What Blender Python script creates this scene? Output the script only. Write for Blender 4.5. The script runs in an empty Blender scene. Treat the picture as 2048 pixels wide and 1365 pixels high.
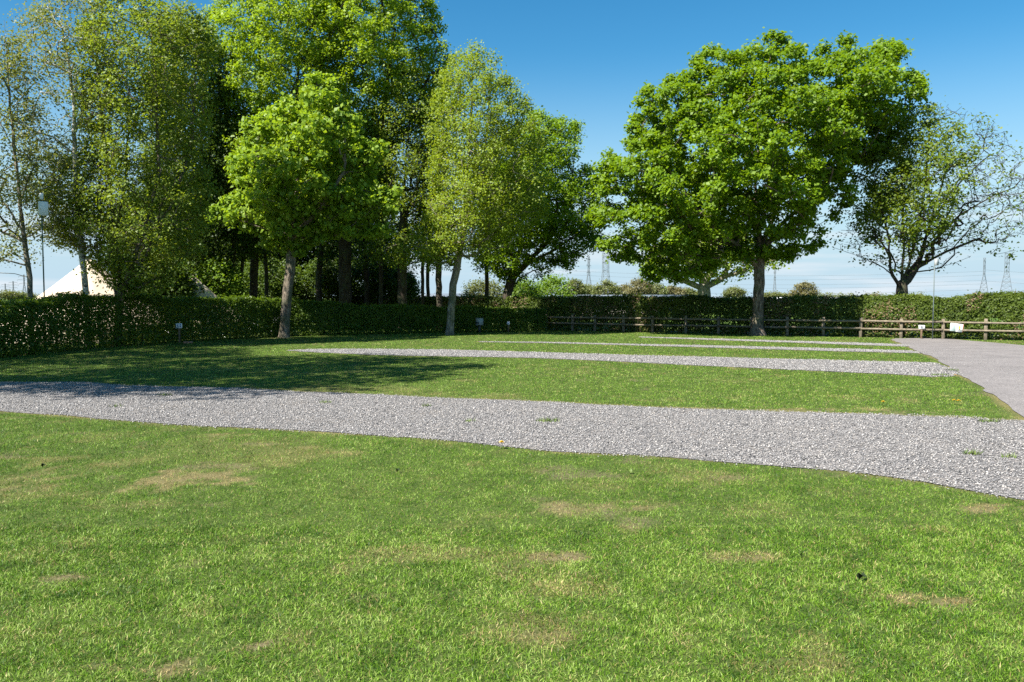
import bpy, math, random
import numpy as np
from mathutils import Vector
R = math.radians
rng = np.random.default_rng(7)
random.seed(7)
S = bpy.context.scene
COL = S.collection

# ---------------------------------------------------------------- camera
FPX, CX, CY, HOR, EYE = 1593.0, 1024.0, 682.5, 597.0, 1.6     # calibration of the 2048 px wide photograph
PITCH = math.atan((CY - HOR) / FPX)
cam_d = bpy.data.cameras.new('camera'); cam = bpy.data.objects.new('camera', cam_d); COL.objects.link(cam)
cam_d.sensor_width = 36.0; cam_d.lens = 36.0 * FPX / 2048.0
cam_d.clip_start = 0.05; cam_d.clip_end = 9000
cam.location = (0, 0, EYE); cam.rotation_euler = (R(90) - PITCH, 0, 0)
S.camera = cam

# ---------------------------------------------------------------- sun, sky, exposure
SUN_AZ, SUN_EL = 50.0, 49.0        # azimuth measured from straight behind the camera towards the left
sx, sy, sz = -math.sin(R(SUN_AZ)) * math.cos(R(SUN_EL)), -math.cos(R(SUN_AZ)) * math.cos(R(SUN_EL)), math.sin(R(SUN_EL))
sd = bpy.data.lights.new('sun', 'SUN'); sun = bpy.data.objects.new('sun', sd); COL.objects.link(sun)
sd.energy = 5.0; sd.angle = R(0.5); sd.color = (1.0, 0.955, 0.88)
sun.rotation_euler = Vector((sx, sy, sz)).to_track_quat('Z', 'Y').to_euler()
sun.location = (-30, -20, 40)
W = bpy.data.worlds.new('World'); S.world = W; W.use_nodes = True
wn, wl = W.node_tree.nodes, W.node_tree.links
wn.clear()
sky = wn.new('ShaderNodeTexSky'); sky.sky_type = 'NISHITA'; sky.sun_disc = False
sky.sun_elevation = R(SUN_EL); sky.sun_rotation = R(180 + SUN_AZ)
sky.air_density = 1.0; sky.dust_density = 0.25; sky.ozone_density = 2.2; sky.altitude = 0
# thin streaks of cloud low in the sky
tc = wn.new('ShaderNodeTexCoord'); sep = wn.new('ShaderNodeSeparateXYZ'); wl.new(tc.outputs['Generated'], sep.inputs[0])
mp = wn.new('ShaderNodeMapping'); mp.inputs['Scale'].default_value = (2.2, 2.2, 26.0); wl.new(tc.outputs['Generated'], mp.inputs[0])
nz = wn.new('ShaderNodeTexNoise'); nz.inputs['Scale'].default_value = 2.4; nz.inputs['Detail'].default_value = 7; nz.inputs['Roughness'].default_value = .55; wl.new(mp.outputs[0], nz.inputs[0])
cr = wn.new('ShaderNodeMapRange'); cr.inputs[1].default_value = .46; cr.inputs[2].default_value = .72; wl.new(nz.outputs[0], cr.inputs[0])
hb = wn.new('ShaderNodeMapRange'); hb.inputs[1].default_value = .17; hb.inputs[2].default_value = .01; wl.new(sep.outputs[2], hb.inputs[0])
mu = wn.new('ShaderNodeMath'); mu.operation = 'MULTIPLY'; wl.new(cr.outputs[0], mu.inputs[0]); wl.new(hb.outputs[0], mu.inputs[1])
mu2 = wn.new('ShaderNodeMath'); mu2.operation = 'MULTIPLY'; mu2.inputs[1].default_value = 1.0; wl.new(mu.outputs[0], mu2.inputs[0])
hs = wn.new('ShaderNodeHueSaturation'); hs.inputs['Saturation'].default_value = 1.36; tn_ = wn.new('ShaderNodeMix'); tn_.data_type = 'RGBA'; tn_.blend_type = 'MULTIPLY'; tn_.inputs[0].default_value = 1; tn_.inputs[7].default_value = (.98, 1.09, 1.04, 1); wl.new(sky.outputs[0], tn_.inputs[6]); wl.new(tn_.outputs[2], hs.inputs['Color'])
mxs = wn.new('ShaderNodeMix'); mxs.data_type = 'RGBA'; wl.new(mu2.outputs[0], mxs.inputs[0]); wl.new(hs.outputs[0], mxs.inputs[6])
mxs.inputs[7].default_value = (5.7, 6.1, 6.5, 1)
hz_ = wn.new('ShaderNodeMapRange'); hz_.inputs[1].default_value = 0.; hz_.inputs[2].default_value = .30; hz_.inputs[3].default_value = 1.; hz_.inputs[4].default_value = 0.; hz_.interpolation_type = 'SMOOTHSTEP'; wl.new(sep.outputs[2], hz_.inputs[0])
mxh = wn.new('ShaderNodeMix'); mxh.data_type = 'RGBA'; wl.new(hz_.outputs[0], mxh.inputs[0]); wl.new(hs.outputs[0], mxh.inputs[6]); mxh.inputs[7].default_value = (3.7, 5.0, 5.9, 1); wl.new(mxh.outputs[2], mxs.inputs[6])
bg = wn.new('ShaderNodeBackground'); bg.inputs[1].default_value = 0.058; wl.new(mxs.outputs[2], bg.inputs[0])
wo = wn.new('ShaderNodeOutputWorld'); wl.new(bg.outputs[0], wo.inputs[0])
S.view_settings.view_transform = 'Standard'; S.view_settings.look = 'None'
S.view_settings.gamma = 1.0; S.view_settings.exposure = 1.36; S.view_settings.use_curve_mapping = False
S.cycles.max_bounces = 6; S.cycles.diffuse_bounces = 3; S.cycles.transmission_bounces = 4; S.cycles.glossy_bounces = 2
S.cycles.transparent_max_bounces = 4; S.cycles.use_denoising = False

# ---------------------------------------------------------------- pixel <-> place
Fv = np.array([0, math.cos(PITCH), -math.sin(PITCH)]); Uv = np.array([0, math.sin(PITCH), math.cos(PITCH)]); Rv = np.array([1., 0, 0])
def ray(x, y):
    return Fv + Rv * ((x - CX) / FPX) + Uv * ((CY - y) / FPX)
def gp(x, y, z=0.0):                       # ground point seen at a pixel
    d = ray(x, y); t = (z - EYE) / d[2]; return np.array([d[0] * t, d[1] * t, z])
def at(x, y, Y):                            # point at distance Y seen at a pixel
    d = ray(x, y); t = Y / d[1]; return np.array([d[0] * t, Y, EYE + d[2] * t])

# ---------------------------------------------------------------- object helpers
def tag(o, label=None, cat=None, group=None, kind=None):
    if label: o['label'] = label
    if cat: o['category'] = cat
    if group: o['group'] = group
    if kind: o['kind'] = kind
    return o
def empty(name, loc, label, cat, group=None):
    o = bpy.data.objects.new(name, None); COL.objects.link(o); o.location = loc; o.empty_display_size = .3
    return tag(o, label, cat, group)
def mesh_np(name, V, faces, mat, parent=None, attrs=None, smooth=False):
    """faces: list of (n,k) int arrays with k corners each"""
    me = bpy.data.meshes.new(name)
    V = np.asarray(V, np.float32)
    me.vertices.add(len(V)); me.vertices.foreach_set('co', V.ravel())
    if not isinstance(faces, list): faces = [faces]
    faces = [np.asarray(f, np.int32) for f in faces if len(f)]
    loops = np.concatenate([f.ravel() for f in faces]); tot = np.concatenate([np.full(len(f), f.shape[1], np.int32) for f in faces])
    start = np.concatenate([[0], np.cumsum(tot)[:-1]]).astype(np.int32)
    me.loops.add(len(loops)); me.loops.foreach_set('vertex_index', loops)
    me.polygons.add(len(tot)); me.polygons.foreach_set('loop_start', start)
    if smooth: me.polygons.foreach_set('use_smooth', np.ones(len(tot), bool))
    me.update(calc_edges=True)
    for k, v in (attrs or {}).items():
        a = me.attributes.new(k, 'FLOAT', 'POINT'); a.data.foreach_set('value', np.asarray(v, np.float32))
    me.materials.append(mat)
    o = bpy.data.objects.new(name, me); COL.objects.link(o)
    if parent: o.parent = parent
    return o
class MB:
    def __init__(s): s.v = []; s.q = []; s.t = []; s.n = 0
    def add(s, V, Q=(), T=()):
        V = np.asarray(V, float); s.v.append(V)
        if len(Q): s.q.append(np.asarray(Q) + s.n)
        if len(T): s.t.append(np.asarray(T) + s.n)
        s.n += len(V); return s
    def box(s, c, size, rz=0.0, tilt=None, bev=0.0):
        a = np.array(size, float) / 2; b = min(bev, *(a * .45))
        cs, sn = math.cos(rz), math.sin(rz)
        def place(V):
            V = np.asarray(V, float)
            if tilt: 
                ct, st = math.cos(tilt), math.sin(tilt); V = np.stack([V[:, 0] * ct - V[:, 2] * st, V[:, 1], V[:, 0] * st + V[:, 2] * ct], 1)
            return np.stack([V[:, 0] * cs - V[:, 1] * sn, V[:, 0] * sn + V[:, 1] * cs, V[:, 2]], 1) + np.array(c)
        if b <= 0:
            V = [(x * a[0], y * a[1], z * a[2]) for z in (-1, 1) for x, y in ((-1, -1), (1, -1), (1, 1), (-1, 1))]
            return s.add(place(V), [(3, 2, 1, 0), (4, 5, 6, 7), (0, 1, 5, 4), (1, 2, 6, 5), (2, 3, 7, 6), (3, 0, 4, 7)])
        lv = [(-1, b), (-1 + b / a[2], 0), (1 - b / a[2], 0), (1, b)]
        V = []
        for z, ins in lv:
            X, Y = a[0] - ins, a[1] - ins
            k = b * .6
            V += [(-X + k, -Y, z * a[2]), (X - k, -Y, z * a[2]), (X, -Y + k, z * a[2]), (X, Y - k, z * a[2]), (X - k, Y, z * a[2]), (-X + k, Y, z * a[2]), (-X, Y - k, z * a[2]), (-X, -Y + k, z * a[2])]
        Q = [(l * 8 + i, l * 8 + (i + 1) % 8, l * 8 + 8 + (i + 1) % 8, l * 8 + 8 + i) for l in range(3) for i in range(8)]
        Q += [(0, 7, 6, 1), (1, 6, 5, 2), (2, 5, 4, 3), (24, 25, 30, 31), (25, 26, 29, 30), (26, 27, 28, 29)]
        return s.add(place(V), Q)
    def tube(s, P, r, n=8, cap=True):
        P = np.asarray(P, float); r = np.broadcast_to(np.asarray(r, float), (len(P),))
        T = np.gradient(P, axis=0); T /= np.linalg.norm(T, axis=1)[:, None] + 1e-9
        up = np.array([0, 0, 1.]) if abs(T[0, 2]) < .9 else np.array([1., 0, 0])
        A = np.cross(T, up); A /= np.linalg.norm(A, axis=1)[:, None] + 1e-9; B = np.cross(T, A)
        an = np.arange(n) * 2 * math.pi / n
        V = (P[:, None] + r[:, None, None] * (np.cos(an)[None, :, None] * A[:, None] + np.sin(an)[None, :, None] * B[:, None])).reshape(-1, 3)
        i = np.arange(len(P) - 1)[:, None] * n; j = np.arange(n)[None]; k = (j + 1) % n
        Q = np.stack([i + j, i + k, i + n + k, i + n + j], -1).reshape(-1, 4)
        s.add(V, Q)
        if cap and n >= 3:
            m = len(P) * n
            T3 = [(m - n, m - n + q, m - n + q + 1) for q in range(1, n - 1)] + [(0, q + 1, q) for q in range(1, n - 1)]
            s.t.append(np.array(T3) + s.n - m)
        return s
    def bar(s, a, b, w):
        return s.tube([a, b], w / 2, 4, False)
    def build(s, name, mat, parent=None, off=(0, 0, 0), smooth=False):
        V = np.concatenate(s.v) - np.array(off)
        f = ([np.concatenate(s.q)] if s.q else []) + ([np.concatenate(s.t)] if s.t else [])
        return mesh_np(name, V, f, mat, parent, smooth=smooth)

# ---------------------------------------------------------------- materials
class NT:
    def __init__(s, name):
        s.m = bpy.data.materials.new(name); s.m.use_nodes = True; s.t = s.m.node_tree; s.t.nodes.clear()
        s.out = s.n('ShaderNodeOutputMaterial')
    def n(s, ty, **kw):
        x = s.t.nodes.new(ty)
        for k, v in kw.items(): setattr(x, k, v)
        return x
    def l(s, a, b): s.t.links.new(a, b)
    def pos(s):
        return s.n('ShaderNodeNewGeometry').outputs['Position']
    def noise(s, scale, detail=4, rough=.55, vec=None, stretch=None):
        x = s.n('ShaderNodeTexNoise'); x.inputs['Scale'].default_value = scale; x.inputs['Detail'].default_value = detail; x.inputs['Roughness'].default_value = rough
        v = vec or s.pos()
        if stretch:
            mpn = s.n('ShaderNodeMapping'); mpn.inputs['Scale'].default_value = stretch; s.l(v, mpn.inputs[0]); v = mpn.outputs[0]
        s.l(v, x.inputs['Vector']); return x.outputs[0]
    def ramp(s, fac, stops):
        x = s.n('ShaderNodeValToRGB'); e = x.color_ramp.elements
        while len(e) < len(stops): e.new(.5)
        for k, (p, c) in enumerate(stops): e[k].position = p; e[k].color = (*c, 1)
        s.l(fac, x.inputs[0]); return x.outputs[0]
    def mix(s, fac, a, b, mode='MIX'):
        x = s.n('ShaderNodeMix', data_type='RGBA', blend_type=mode)
        for k, v in ((0, fac), (6, a), (7, b)):
            if isinstance(v, (int, float)): x.inputs[k].default_value = v
            elif isinstance(v, tuple): x.inputs[k].default_value = (*v, 1)
            else: s.l(v, x.inputs[k])
        return x.outputs[2]
    def attr(s, name):
        return s.n('ShaderNodeAttribute', attribute_name=name).outputs['Fac']
    def rng(s, v, a, b, c=0., d=1.):
        x = s.n('ShaderNodeMapRange')
        for k, q in zip((1, 2, 3, 4), (a, b, c, d)): x.inputs[k].default_value = q
        s.l(v, x.inputs[0]); return x.outputs[0]
    def bsdf(s, col, rough=.6, spec=.4, metal=0., bump=None, bs=.4, bd=.02):
        p = s.n('ShaderNodeBsdfPrincipled')
        if isinstance(col, tuple): p.inputs['Base Color'].default_value = (*col, 1)
        else: s.l(col, p.inputs['Base Color'])
        p.inputs['Roughness'].default_value = rough; p.inputs['Specular IOR Level'].default_value = spec; p.inputs['Metallic'].default_value = metal
        if bump is not None:
            b = s.n('ShaderNodeBump'); b.inputs['Strength'].default_value = bs; b.inputs['Distance'].default_value = bd; s.l(bump, b.inputs['Height']); s.l(b.outputs[0], p.inputs['Normal'])
        return p.outputs[0]
    def done(s, sh): s.l(sh, s.out.inputs[0]); return s.m
def leaf_mat(name, c1, c2, trans=.38, rough=.5, spec=.3, big=.35):
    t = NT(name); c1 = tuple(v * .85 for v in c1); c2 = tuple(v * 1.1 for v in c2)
    col = t.mix(t.attr('tint'), c1, c2)
    nz = t.rng(t.noise(big, 3), .35, .65)
    col = t.mix(nz, t.mix(.25, col, (c1[0] * .7, c1[1] * .75, c1[2] * .8)), t.mix(.25, col, c2))
    p = t.bsdf(col, rough, spec)
    tr = t.n('ShaderNodeBsdfTranslucent'); t.l(t.mix(.6, col, (min(.6, c2[0] * 2.1), min(.8, c2[1] * 2.0), c2[2] * .6)), tr.inputs[0])
    mx = t.n('ShaderNodeMixShader'); mx.inputs[0].default_value = trans; t.l(p, mx.inputs[1]); t.l(tr.outputs[0], mx.inputs[2])
    return t.done(mx.outputs[0])
def bark_mat(name, c1, c2, spots=None):
    t = NT(name); n1 = t.noise(16, 6, .7, stretch=(1, 1, .25)); n2 = t.noise(2.2, 4)
    col = t.ramp(n1, [(.38, c1), (.62, c2)])
    col = t.mix(t.rng(n2, .5, .75), col, (.075, .095, .045))       # green algae on the bark
    if spots: col = t.mix(t.rng(t.noise(5, 5, .7, stretch=(1, 1, 2.6)), .55, .62), col, spots)
    return t.done(t.bsdf(col, .9, .15, bump=n1, bs=1.0, bd=.05))
def paint_mat(name, c, rough=.4, dirt=.12, metal=0.):
    t = NT(name); n = t.noise(14, 5, .6)
    return t.done(t.bsdf(t.mix(t.rng(n, .45, .8, 0, dirt * 3), c, tuple(q * .55 for q in c)), rough, .4, metal))

M = {}
M['oak_leaf'] = leaf_mat('oak_leaf', (.050, .122, .003), (.178, .275, .008))
M['maple_leaf'] = leaf_mat('maple_leaf', (.080, .170, .009), (.245, .345, .028), rough=.5)
M['lime_leaf'] = leaf_mat('lime_leaf', (.088, .165, .009), (.245, .345, .018))
M['yellow_leaf'] = leaf_mat('young_yellow_leaf', (.085, .155, .010), (.235, .300, .026))
M['olive_leaf'] = leaf_mat('olive_leaf', (.065, .125, .010), (.200, .260, .032))
M['sycamore_leaf'] = leaf_mat('sycamore_leaf', (.042, .095, .006), (.155, .205, .018))
M['birch_leaf'] = leaf_mat('birch_leaf', (.080, .120, .028), (.190, .210, .060))
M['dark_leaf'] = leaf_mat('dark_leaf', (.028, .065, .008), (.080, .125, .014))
M['shrub_leaf'] = leaf_mat('shrub_leaf', (.070, .140, .010), (.160, .250, .022))
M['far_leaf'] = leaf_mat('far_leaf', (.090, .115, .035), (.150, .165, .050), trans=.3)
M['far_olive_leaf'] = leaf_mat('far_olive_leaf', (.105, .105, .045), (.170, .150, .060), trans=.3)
M['hedge_leaf'] = leaf_mat('hedge_leaf', (.030, .072, .006), (.110, .175, .014), rough=.45, big=1.2)
M['hawthorn_leaf'] = leaf_mat('hawthorn_hedge_leaf', (.020, .045, .006), (.120, .165, .022), rough=.5, big=.9)
M['dry_leaf'] = leaf_mat('dry_leaf', (.13, .085, .045), (.22, .15, .085), trans=.15)
M['bark'] = bark_mat('grey_brown_bark', (.065, .05, .035), (.31, .255, .19))
M['oak_bark'] = bark_mat('oak_bark', (.050, .038, .028), (.25, .20, .155))
M['dark_bark'] = bark_mat('dark_bark', (.028, .022, .016), (.085, .068, .052))
M['pale_bark'] = bark_mat('pale_bark', (.09, .078, .058), (.32, .28, .22))
M['birch_bark'] = bark_mat('birch_bark', (.40, .38, .34), (.62, .60, .55), spots=(.08, .07, .06))
M['twig'] = bark_mat('twig_bark', (.07, .05, .035), (.16, .12, .09))
t = NT('weathered_wood'); g = t.noise(9, 7, .75, stretch=(1, 1, 1)); M['wood'] = t.done(t.bsdf(t.ramp(g, [(.3, (.07, .058, .040)), (.7, (.28, .23, .165))]), .85, .2, bump=g, bs=.5, bd=.01))
t = NT('brown_post_wood'); g = t.noise(18, 6, .6); M['post_wood'] = t.done(t.bsdf(t.ramp(g, [(.3, (.10, .065, .040)), (.7, (.24, .165, .105))]), .85, .2, bump=g, bs=.5, bd=.01))
M['white_paint'] = paint_mat('white_panel', (.78, .79, .78))
M['pale_panel'] = paint_mat('pale_green_panel', (.55, .66, .62))
M['grey_box'] = paint_mat('grey_box_plastic', (.36, .38, .38), .5)
M['dark_metal'] = paint_mat('dark_metal', (.05, .055, .05), .5)
M['green_paint'] = paint_mat('green_pole_paint', (.035, .085, .055), .45)
M['galv'] = paint_mat('grey_green_steel', (.12, .15, .15), .6)
M['blue_ink'] = paint_mat('blue_ink', (.02, .075, .28), .5, 0)
M['dark_ink'] = paint_mat('dark_ink', (.02, .03, .06), .5, 0)
M['orange_ink'] = paint_mat('orange_ink', (.75, .36, .05), .5, 0)
M['pale_ink'] = paint_mat('pale_ink', (.25, .36, .36), .5, 0)
M['red_ink'] = paint_mat('red_ink', (.5, .06, .06), .5, 0)
M['brick'] = paint_mat('brick_paving', (.42, .20, .12), .85)
M['yellow_petal'] = paint_mat('yellow_petal', (.85, .52, .01), .5, 0)
M['pylon'] = paint_mat('pylon_steel', (.16, .18, .20), .6)
t = NT('tent_canvas'); n = t.noise(3, 4); M['canvas'] = t.done(t.bsdf(t.ramp(n, [(.3, (.53, .435, .325)), (.7, (.62, .52, .40))]), .9, .1))
M['slate'] = paint_mat('slate_roof', (.16, .19, .22), .6)
M['caravan'] = paint_mat('caravan_shell', (.74, .76, .77), .35)
M['glass'] = paint_mat('dark_window', (.03, .04, .05), .1, 0)
M['plaster'] = paint_mat('building_wall', (.40, .38, .34), .8)

# ---------------------------------------------------------------- noise and masks on the ground plane
LAT = np.random.default_rng(3).random((256, 256))
def vnoise(x, y, s):
    x = np.asarray(x) / s + 97.3; y = np.asarray(y) / s + 41.7
    i = np.floor(x).astype(int); j = np.floor(y).astype(int); fx = x - i; fy = y - j
    fx = fx * fx * (3 - 2 * fx); fy = fy * fy * (3 - 2 * fy)
    a = LAT[i % 256, j % 256]; b = LAT[(i + 1) % 256, j % 256]; c = LAT[i % 256, (j + 1) % 256]; d = LAT[(i + 1) % 256, (j + 1) % 256]
    return (a * (1 - fx) + b * fx) * (1 - fy) + (c * (1 - fx) + d * fx) * fy
def fbm(x, y, s): return (vnoise(x, y, s) * .5 + vnoise(x + 31, y + 17, s * .47) * .3 + vnoise(x - 11, y + 57, s * .21) * .2)
def inpoly(x, y, P):
    x = np.asarray(x); y = np.asarray(y); r = np.zeros(x.shape, bool); n = len(P)
    for i in range(n):
        x0, y0 = P[i]; x1, y1 = P[(i + 1) % n]
        if y0 == y1: continue
        c = ((y0 > y) != (y1 > y)) & (x < (x1 - x0) * (y - y0) / (y1 - y0) + x0); r ^= c
    return r
def edgedist(x, y, P):
    x = np.asarray(x, float); y = np.asarray(y, float); d = np.full(x.shape, 1e9); n = len(P)
    for i in range(n):
        ax, ay = P[i]; bx, by = P[(i + 1) % n]; dx, dy = bx - ax, by - ay
        u = np.clip(((x - ax) * dx + (y - ay) * dy) / (dx * dx + dy * dy + 1e-12), 0, 1)
        d = np.minimum(d, np.hypot(x - ax - u * dx, y - ay - u * dy))
    return d
def gpoly(px): return [tuple(gp(x, y)[:2]) for x, y in px]

PITCH1 = gpoly([(-330, 775), (-150, 768), (0, 765), (160, 765), (250, 772), (400, 775), (560, 782), (700, 788), (900, 797), (1100, 805), (1300, 815), (1500, 822), (1700, 828), (1900, 835), (2020, 842), (2060, 842), (2500, 870), (2900, 1100), (2500, 1120), (2300, 1065), (2150, 1025), (2048, 1000), (1950, 985), (1850, 965), (1700, 945), (1500, 928), (1300, 912), (1100, 903), (1000, 893), (860, 878), (700, 868), (560, 860), (400, 852), (200, 838), (0, 822), (-200, 812), (-380, 800)])
PITCH2 = gpoly([(575, 702), (620, 699), (700, 698.5), (900, 700), (1100, 706), (1300, 712), (1500, 717), (1700, 722), (1870, 726), (1910, 740), (1915, 752), (1860, 755), (1800, 750), (1600, 741), (1400, 732), (1200, 722), (1050, 716), (880, 713.5), (760, 711), (640, 706)])
PITCH3 = gpoly([(955, 683.6), (1100, 684.8), (1200, 687.4), (1400, 691.3), (1600, 696), (1825, 702), (1850, 707.5), (1700, 704), (1500, 698), (1300, 692.5), (1100, 687), (960, 684.8)])
PITCH4 = gpoly([(1280, 674.3), (1400, 677.2), (1600, 683), (1770, 688), (1810, 689.5), (1815, 694), (1770, 692.5), (1600, 686.5), (1400, 679.8), (1280, 675.5)])
ROAD = gpoly([(1782, 680), (1792, 677.8), (1850, 677), (1905, 679), (1960, 684), (2048, 691.5), (2200, 702), (2600, 735), (3400, 800), (3400, 1000), (2500, 960), (2200, 880), (2048, 842), (2030, 828), (1990, 795), (1930, 755), (1880, 722), (1830, 700), (1800, 688)])
GRAVELS = [PITCH1, PITCH2, PITCH3, PITCH4]
def wob(x, y): return (vnoise(x, y, .55) - .5) * .20 + (vnoise(x + 9, y + 3, .16) - .5) * .10
def hard(x, y):
    m = np.zeros(np.shape(x), bool)
    wx, wy = wob(x, y) + rng.normal(0, .07, np.shape(x)), wob(y + 50, x) + rng.normal(0, .07, np.shape(x))
    for P in GRAVELS + [ROAD]: m |= inpoly(x + wx, y + wy, P)
    return m
SPOTS = []   # worn or dry places in the lawn: centre, half sizes, dryness, bareness
for x, y, rx, ry, dr, ba in [(380, 960, 105, 20, .95, .3), (60, 965, 70, 26, .6, .15), (1190, 1016, 110, 15, .8, .35), (1120, 1118, 55, 10, .7, .6), (1490, 1113, 70, 11, .6, .4), (1845, 1200, 80, 15, .9, .5),
                             (620, 1242, 70, 12, .7, .85), (490, 1296, 55, 14, .6, .9), (310, 1332, 110, 18, .8, .6), (375, 1130, 50, 9, .6, .8), (120, 1160, 45, 7, .5, .6), (450, 872, 80, 7, .6, .2), (1080, 1275, 55, 12, .6, .3),
                             (1250, 820, 600, 3.5, .6, .3), (1750, 818, 60, 6, .8, .2), (1100, 1240, 120, 16, .45, .1), (1400, 955, 110, 14, .35, .1), (1990, 1020, 60, 8, .7, .4), (820, 1110, 100, 18, .4, .1), (260, 1010, 120, 8, .35, .05)]:
    c = gp(x, y); a = gp(x, y - ry); b = gp(x, y + ry); SPOTS.append((c[0], c[1], rx * c[1] / FPX, (a[1] - b[1]) / 2, dr, ba))
EDX, EDY, EDS = -20.0, 1.0, .06
_ex, _ey = np.meshgrid(np.arange(EDX, 24, EDS), np.arange(EDY, 44, EDS))
_ed = np.full(_ex.shape, 9.)
for _P in GRAVELS + [ROAD]: _ed = np.minimum(_ed, edgedist(_ex, _ey, _P))
def near_edge(x, y):
    i = np.clip(((np.asarray(y) - EDY) / EDS).astype(int), 0, _ed.shape[0] - 1); j = np.clip(((np.asarray(x) - EDX) / EDS).astype(int), 0, _ed.shape[1] - 1)
    return _ed[i, j]
def wear(x, y):
    dry = np.clip((fbm(x, y, 2.6) - .68) * 2.0, 0, .3) + np.clip((vnoise(x, y, .3) - .70) * 1.6, 0, .45) * np.clip(fbm(x + 60, y, 2.) * 2 - .5, 0, 1); bare = np.clip((fbm(x + 70, y, .5) - .72) * 4, 0, .4)
    rag = (fbm(x + 5, y, .4) - .5) * 3.6 + (vnoise(x, y + 9, .10) - .5) * 2.4 + (vnoise(x + 4, y, .045) - .5) * 1.6
    for cx, cy, rx, ry, dr, ba in SPOTS:
        q = ((x - cx) / rx) ** 2 + ((y - cy) / ry) ** 2 + rag
        w = np.clip(1.0 - q, 0, 1) * (q < 3); w = w * (((x - cx) / rx) ** 2 + ((y - cy) / ry) ** 2 < 2.6); dry = np.maximum(dry, w * dr * .62); bare = np.maximum(bare, w * ba * .75)
    e = near_edge(x, y); dry = np.maximum(dry, np.clip(1 - e / .16, 0, 1) * np.clip(vnoise(x, y, .9) * 1.6 - .2, 0, .8))
    return dry, bare

# ---------------------------------------------------------------- ground, gravel pitches, road
def sheet(name, P, z, mat, kind='structure'):
    """flat polygon, fan-free: triangulated by bmesh"""
    import bmesh
    bm = bmesh.new(); vs = [bm.verts.new((x, y, z)) for x, y in P]; f = bm.faces.new(vs)
    if f.calc_center_median() is not None:
        f.normal_update()
        if f.normal.z < 0: f.normal_flip()
    bmesh.ops.triangulate(bm, faces=[f]); me = bpy.data.meshes.new(name); bm.to_mesh(me); bm.free(); me.materials.append(mat)
    o = bpy.data.objects.new(name, me); COL.objects.link(o); tag(o, kind=kind); return o
def refine(P, step=.35, amp=.05):
    out = []
    for i in range(len(P)):
        a, b = np.array(P[i]), np.array(P[(i + 1) % len(P)]); n = max(1, int(np.linalg.norm(b - a) / step)) if a[1] < 60 else 1
        for k in range(n):
            p = a + (b - a) * k / n; out.append((p[0] + (vnoise(p[0], p[1], .5) - .5) * amp * 2, p[1] + (vnoise(p[0] + 30, p[1], .5) - .5) * amp * 2))
    return out
t = NT('turf_soil')
n1 = t.noise(1.3, 6, .6); n2 = t.noise(28, 5, .7); n3 = t.noise(.12, 4)
col = t.ramp(n2, [(.3, (.030, .052, .010)), (.55, (.065, .095, .022)), (.75, (.150, .130, .055))])
col = t.mix(t.attr('dry'), col, t.ramp(n2, [(.3, (.16, .115, .05)), (.7, (.34, .26, .13))]))
col = t.mix(t.attr('bare'), col, t.ramp(n2, [(.3, (.10, .068, .045)), (.7, (.24, .175, .125))]))
far = t.ramp(n3, [(.35, (.060, .115, .016)), (.7, (.110, .160, .030))])
sp = t.n('ShaderNodeSeparateXYZ'); t.l(t.pos(), sp.inputs[0])
col = t.mix(t.rng(sp.outputs[1], 30, 60), col, far)
M['ground'] = t.done(t.bsdf(col, .95, .1, bump=n2, bs=.6, bd=.03))
gx = np.concatenate([[-4000, -40], np.arange(-16, 20, .11), [40, 4000]]); gy = np.concatenate([[-60, 1], np.arange(2, 14, .10), np.arange(14, 46, .5), [6000]])
GX, GY = np.meshgrid(gx, gy); nx_, ny_ = len(gx), len(gy); gd, gb = wear(GX.ravel(), GY.ravel())
edge = np.zeros(GX.size, bool)
ii = np.arange((nx_ - 1) * (ny_ - 1)); a0 = (ii // (nx_ - 1)) * nx_ + ii % (nx_ - 1)
G = mesh_np('ground', np.stack([GX.ravel(), GY.ravel(), 0 * GX.ravel()], 1), np.stack([a0, a0 + 1, a0 + nx_ + 1, a0 + nx_], 1), M['ground'], attrs={'dry': np.clip(gd * .7, 0, 1), 'bare': np.clip(gb * 1.1, 0, 1)}); tag(G, kind='structure')
t = NT('grey_gravel')
vo = t.n('ShaderNodeTexVoronoi'); vo.inputs['Scale'].default_value = 34; t.l(t.pos(), vo.inputs['Vector'])
vd = t.n('ShaderNodeTexVoronoi', feature='DISTANCE_TO_EDGE'); vd.inputs['Scale'].default_value = 34; t.l(t.pos(), vd.inputs['Vector'])
sc = t.n('ShaderNodeSeparateColor'); t.l(vo.outputs['Color'], sc.inputs[0])
col = t.ramp(sc.outputs[0], [(0, (.08, .078, .078)), (.45, (.215, .203, .197)), (.8, (.28, .26, .246)), (1, (.36, .325, .30))])
col = t.mix(t.rng(vd.outputs[0], 0, .10, 1, 0), col, (.075, .070, .068))
col = t.mix(t.rng(t.noise(1.1, 5), .55, .75, 0, .5), col, (.22, .185, .15))
M['gravel'] = t.done(t.bsdf(col, .85, .2, bump=t.rng(vd.outputs[0], 0, .3), bs=.8, bd=.012))
for i, P in enumerate(GRAVELS):
    sheet('gravel_pitch', refine(P), .006 , M['gravel'])
t = NT('worn_asphalt')
a1 = t.noise(120, 4, .7); a2 = t.noise(1.1, 5, .6); a3 = t.noise(.5, 6, .7, stretch=(.5, 2.2, 1))
vo = t.n('ShaderNodeTexVoronoi'); vo.inputs['Scale'].default_value = 75; t.l(t.pos(), vo.inputs['Vector'])
sc = t.n('ShaderNodeSeparateColor'); t.l(vo.outputs['Color'], sc.inputs[0])
col = t.mix(.45, t.ramp(a2, [(.3, (.118, .107, .099)), (.7, (.205, .186, .174))]), t.ramp(sc.outputs[0], [(0, (.08, .074, .074)), (.6, (.20, .183, .180)), (1, (.40, .37, .36))]))
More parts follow.
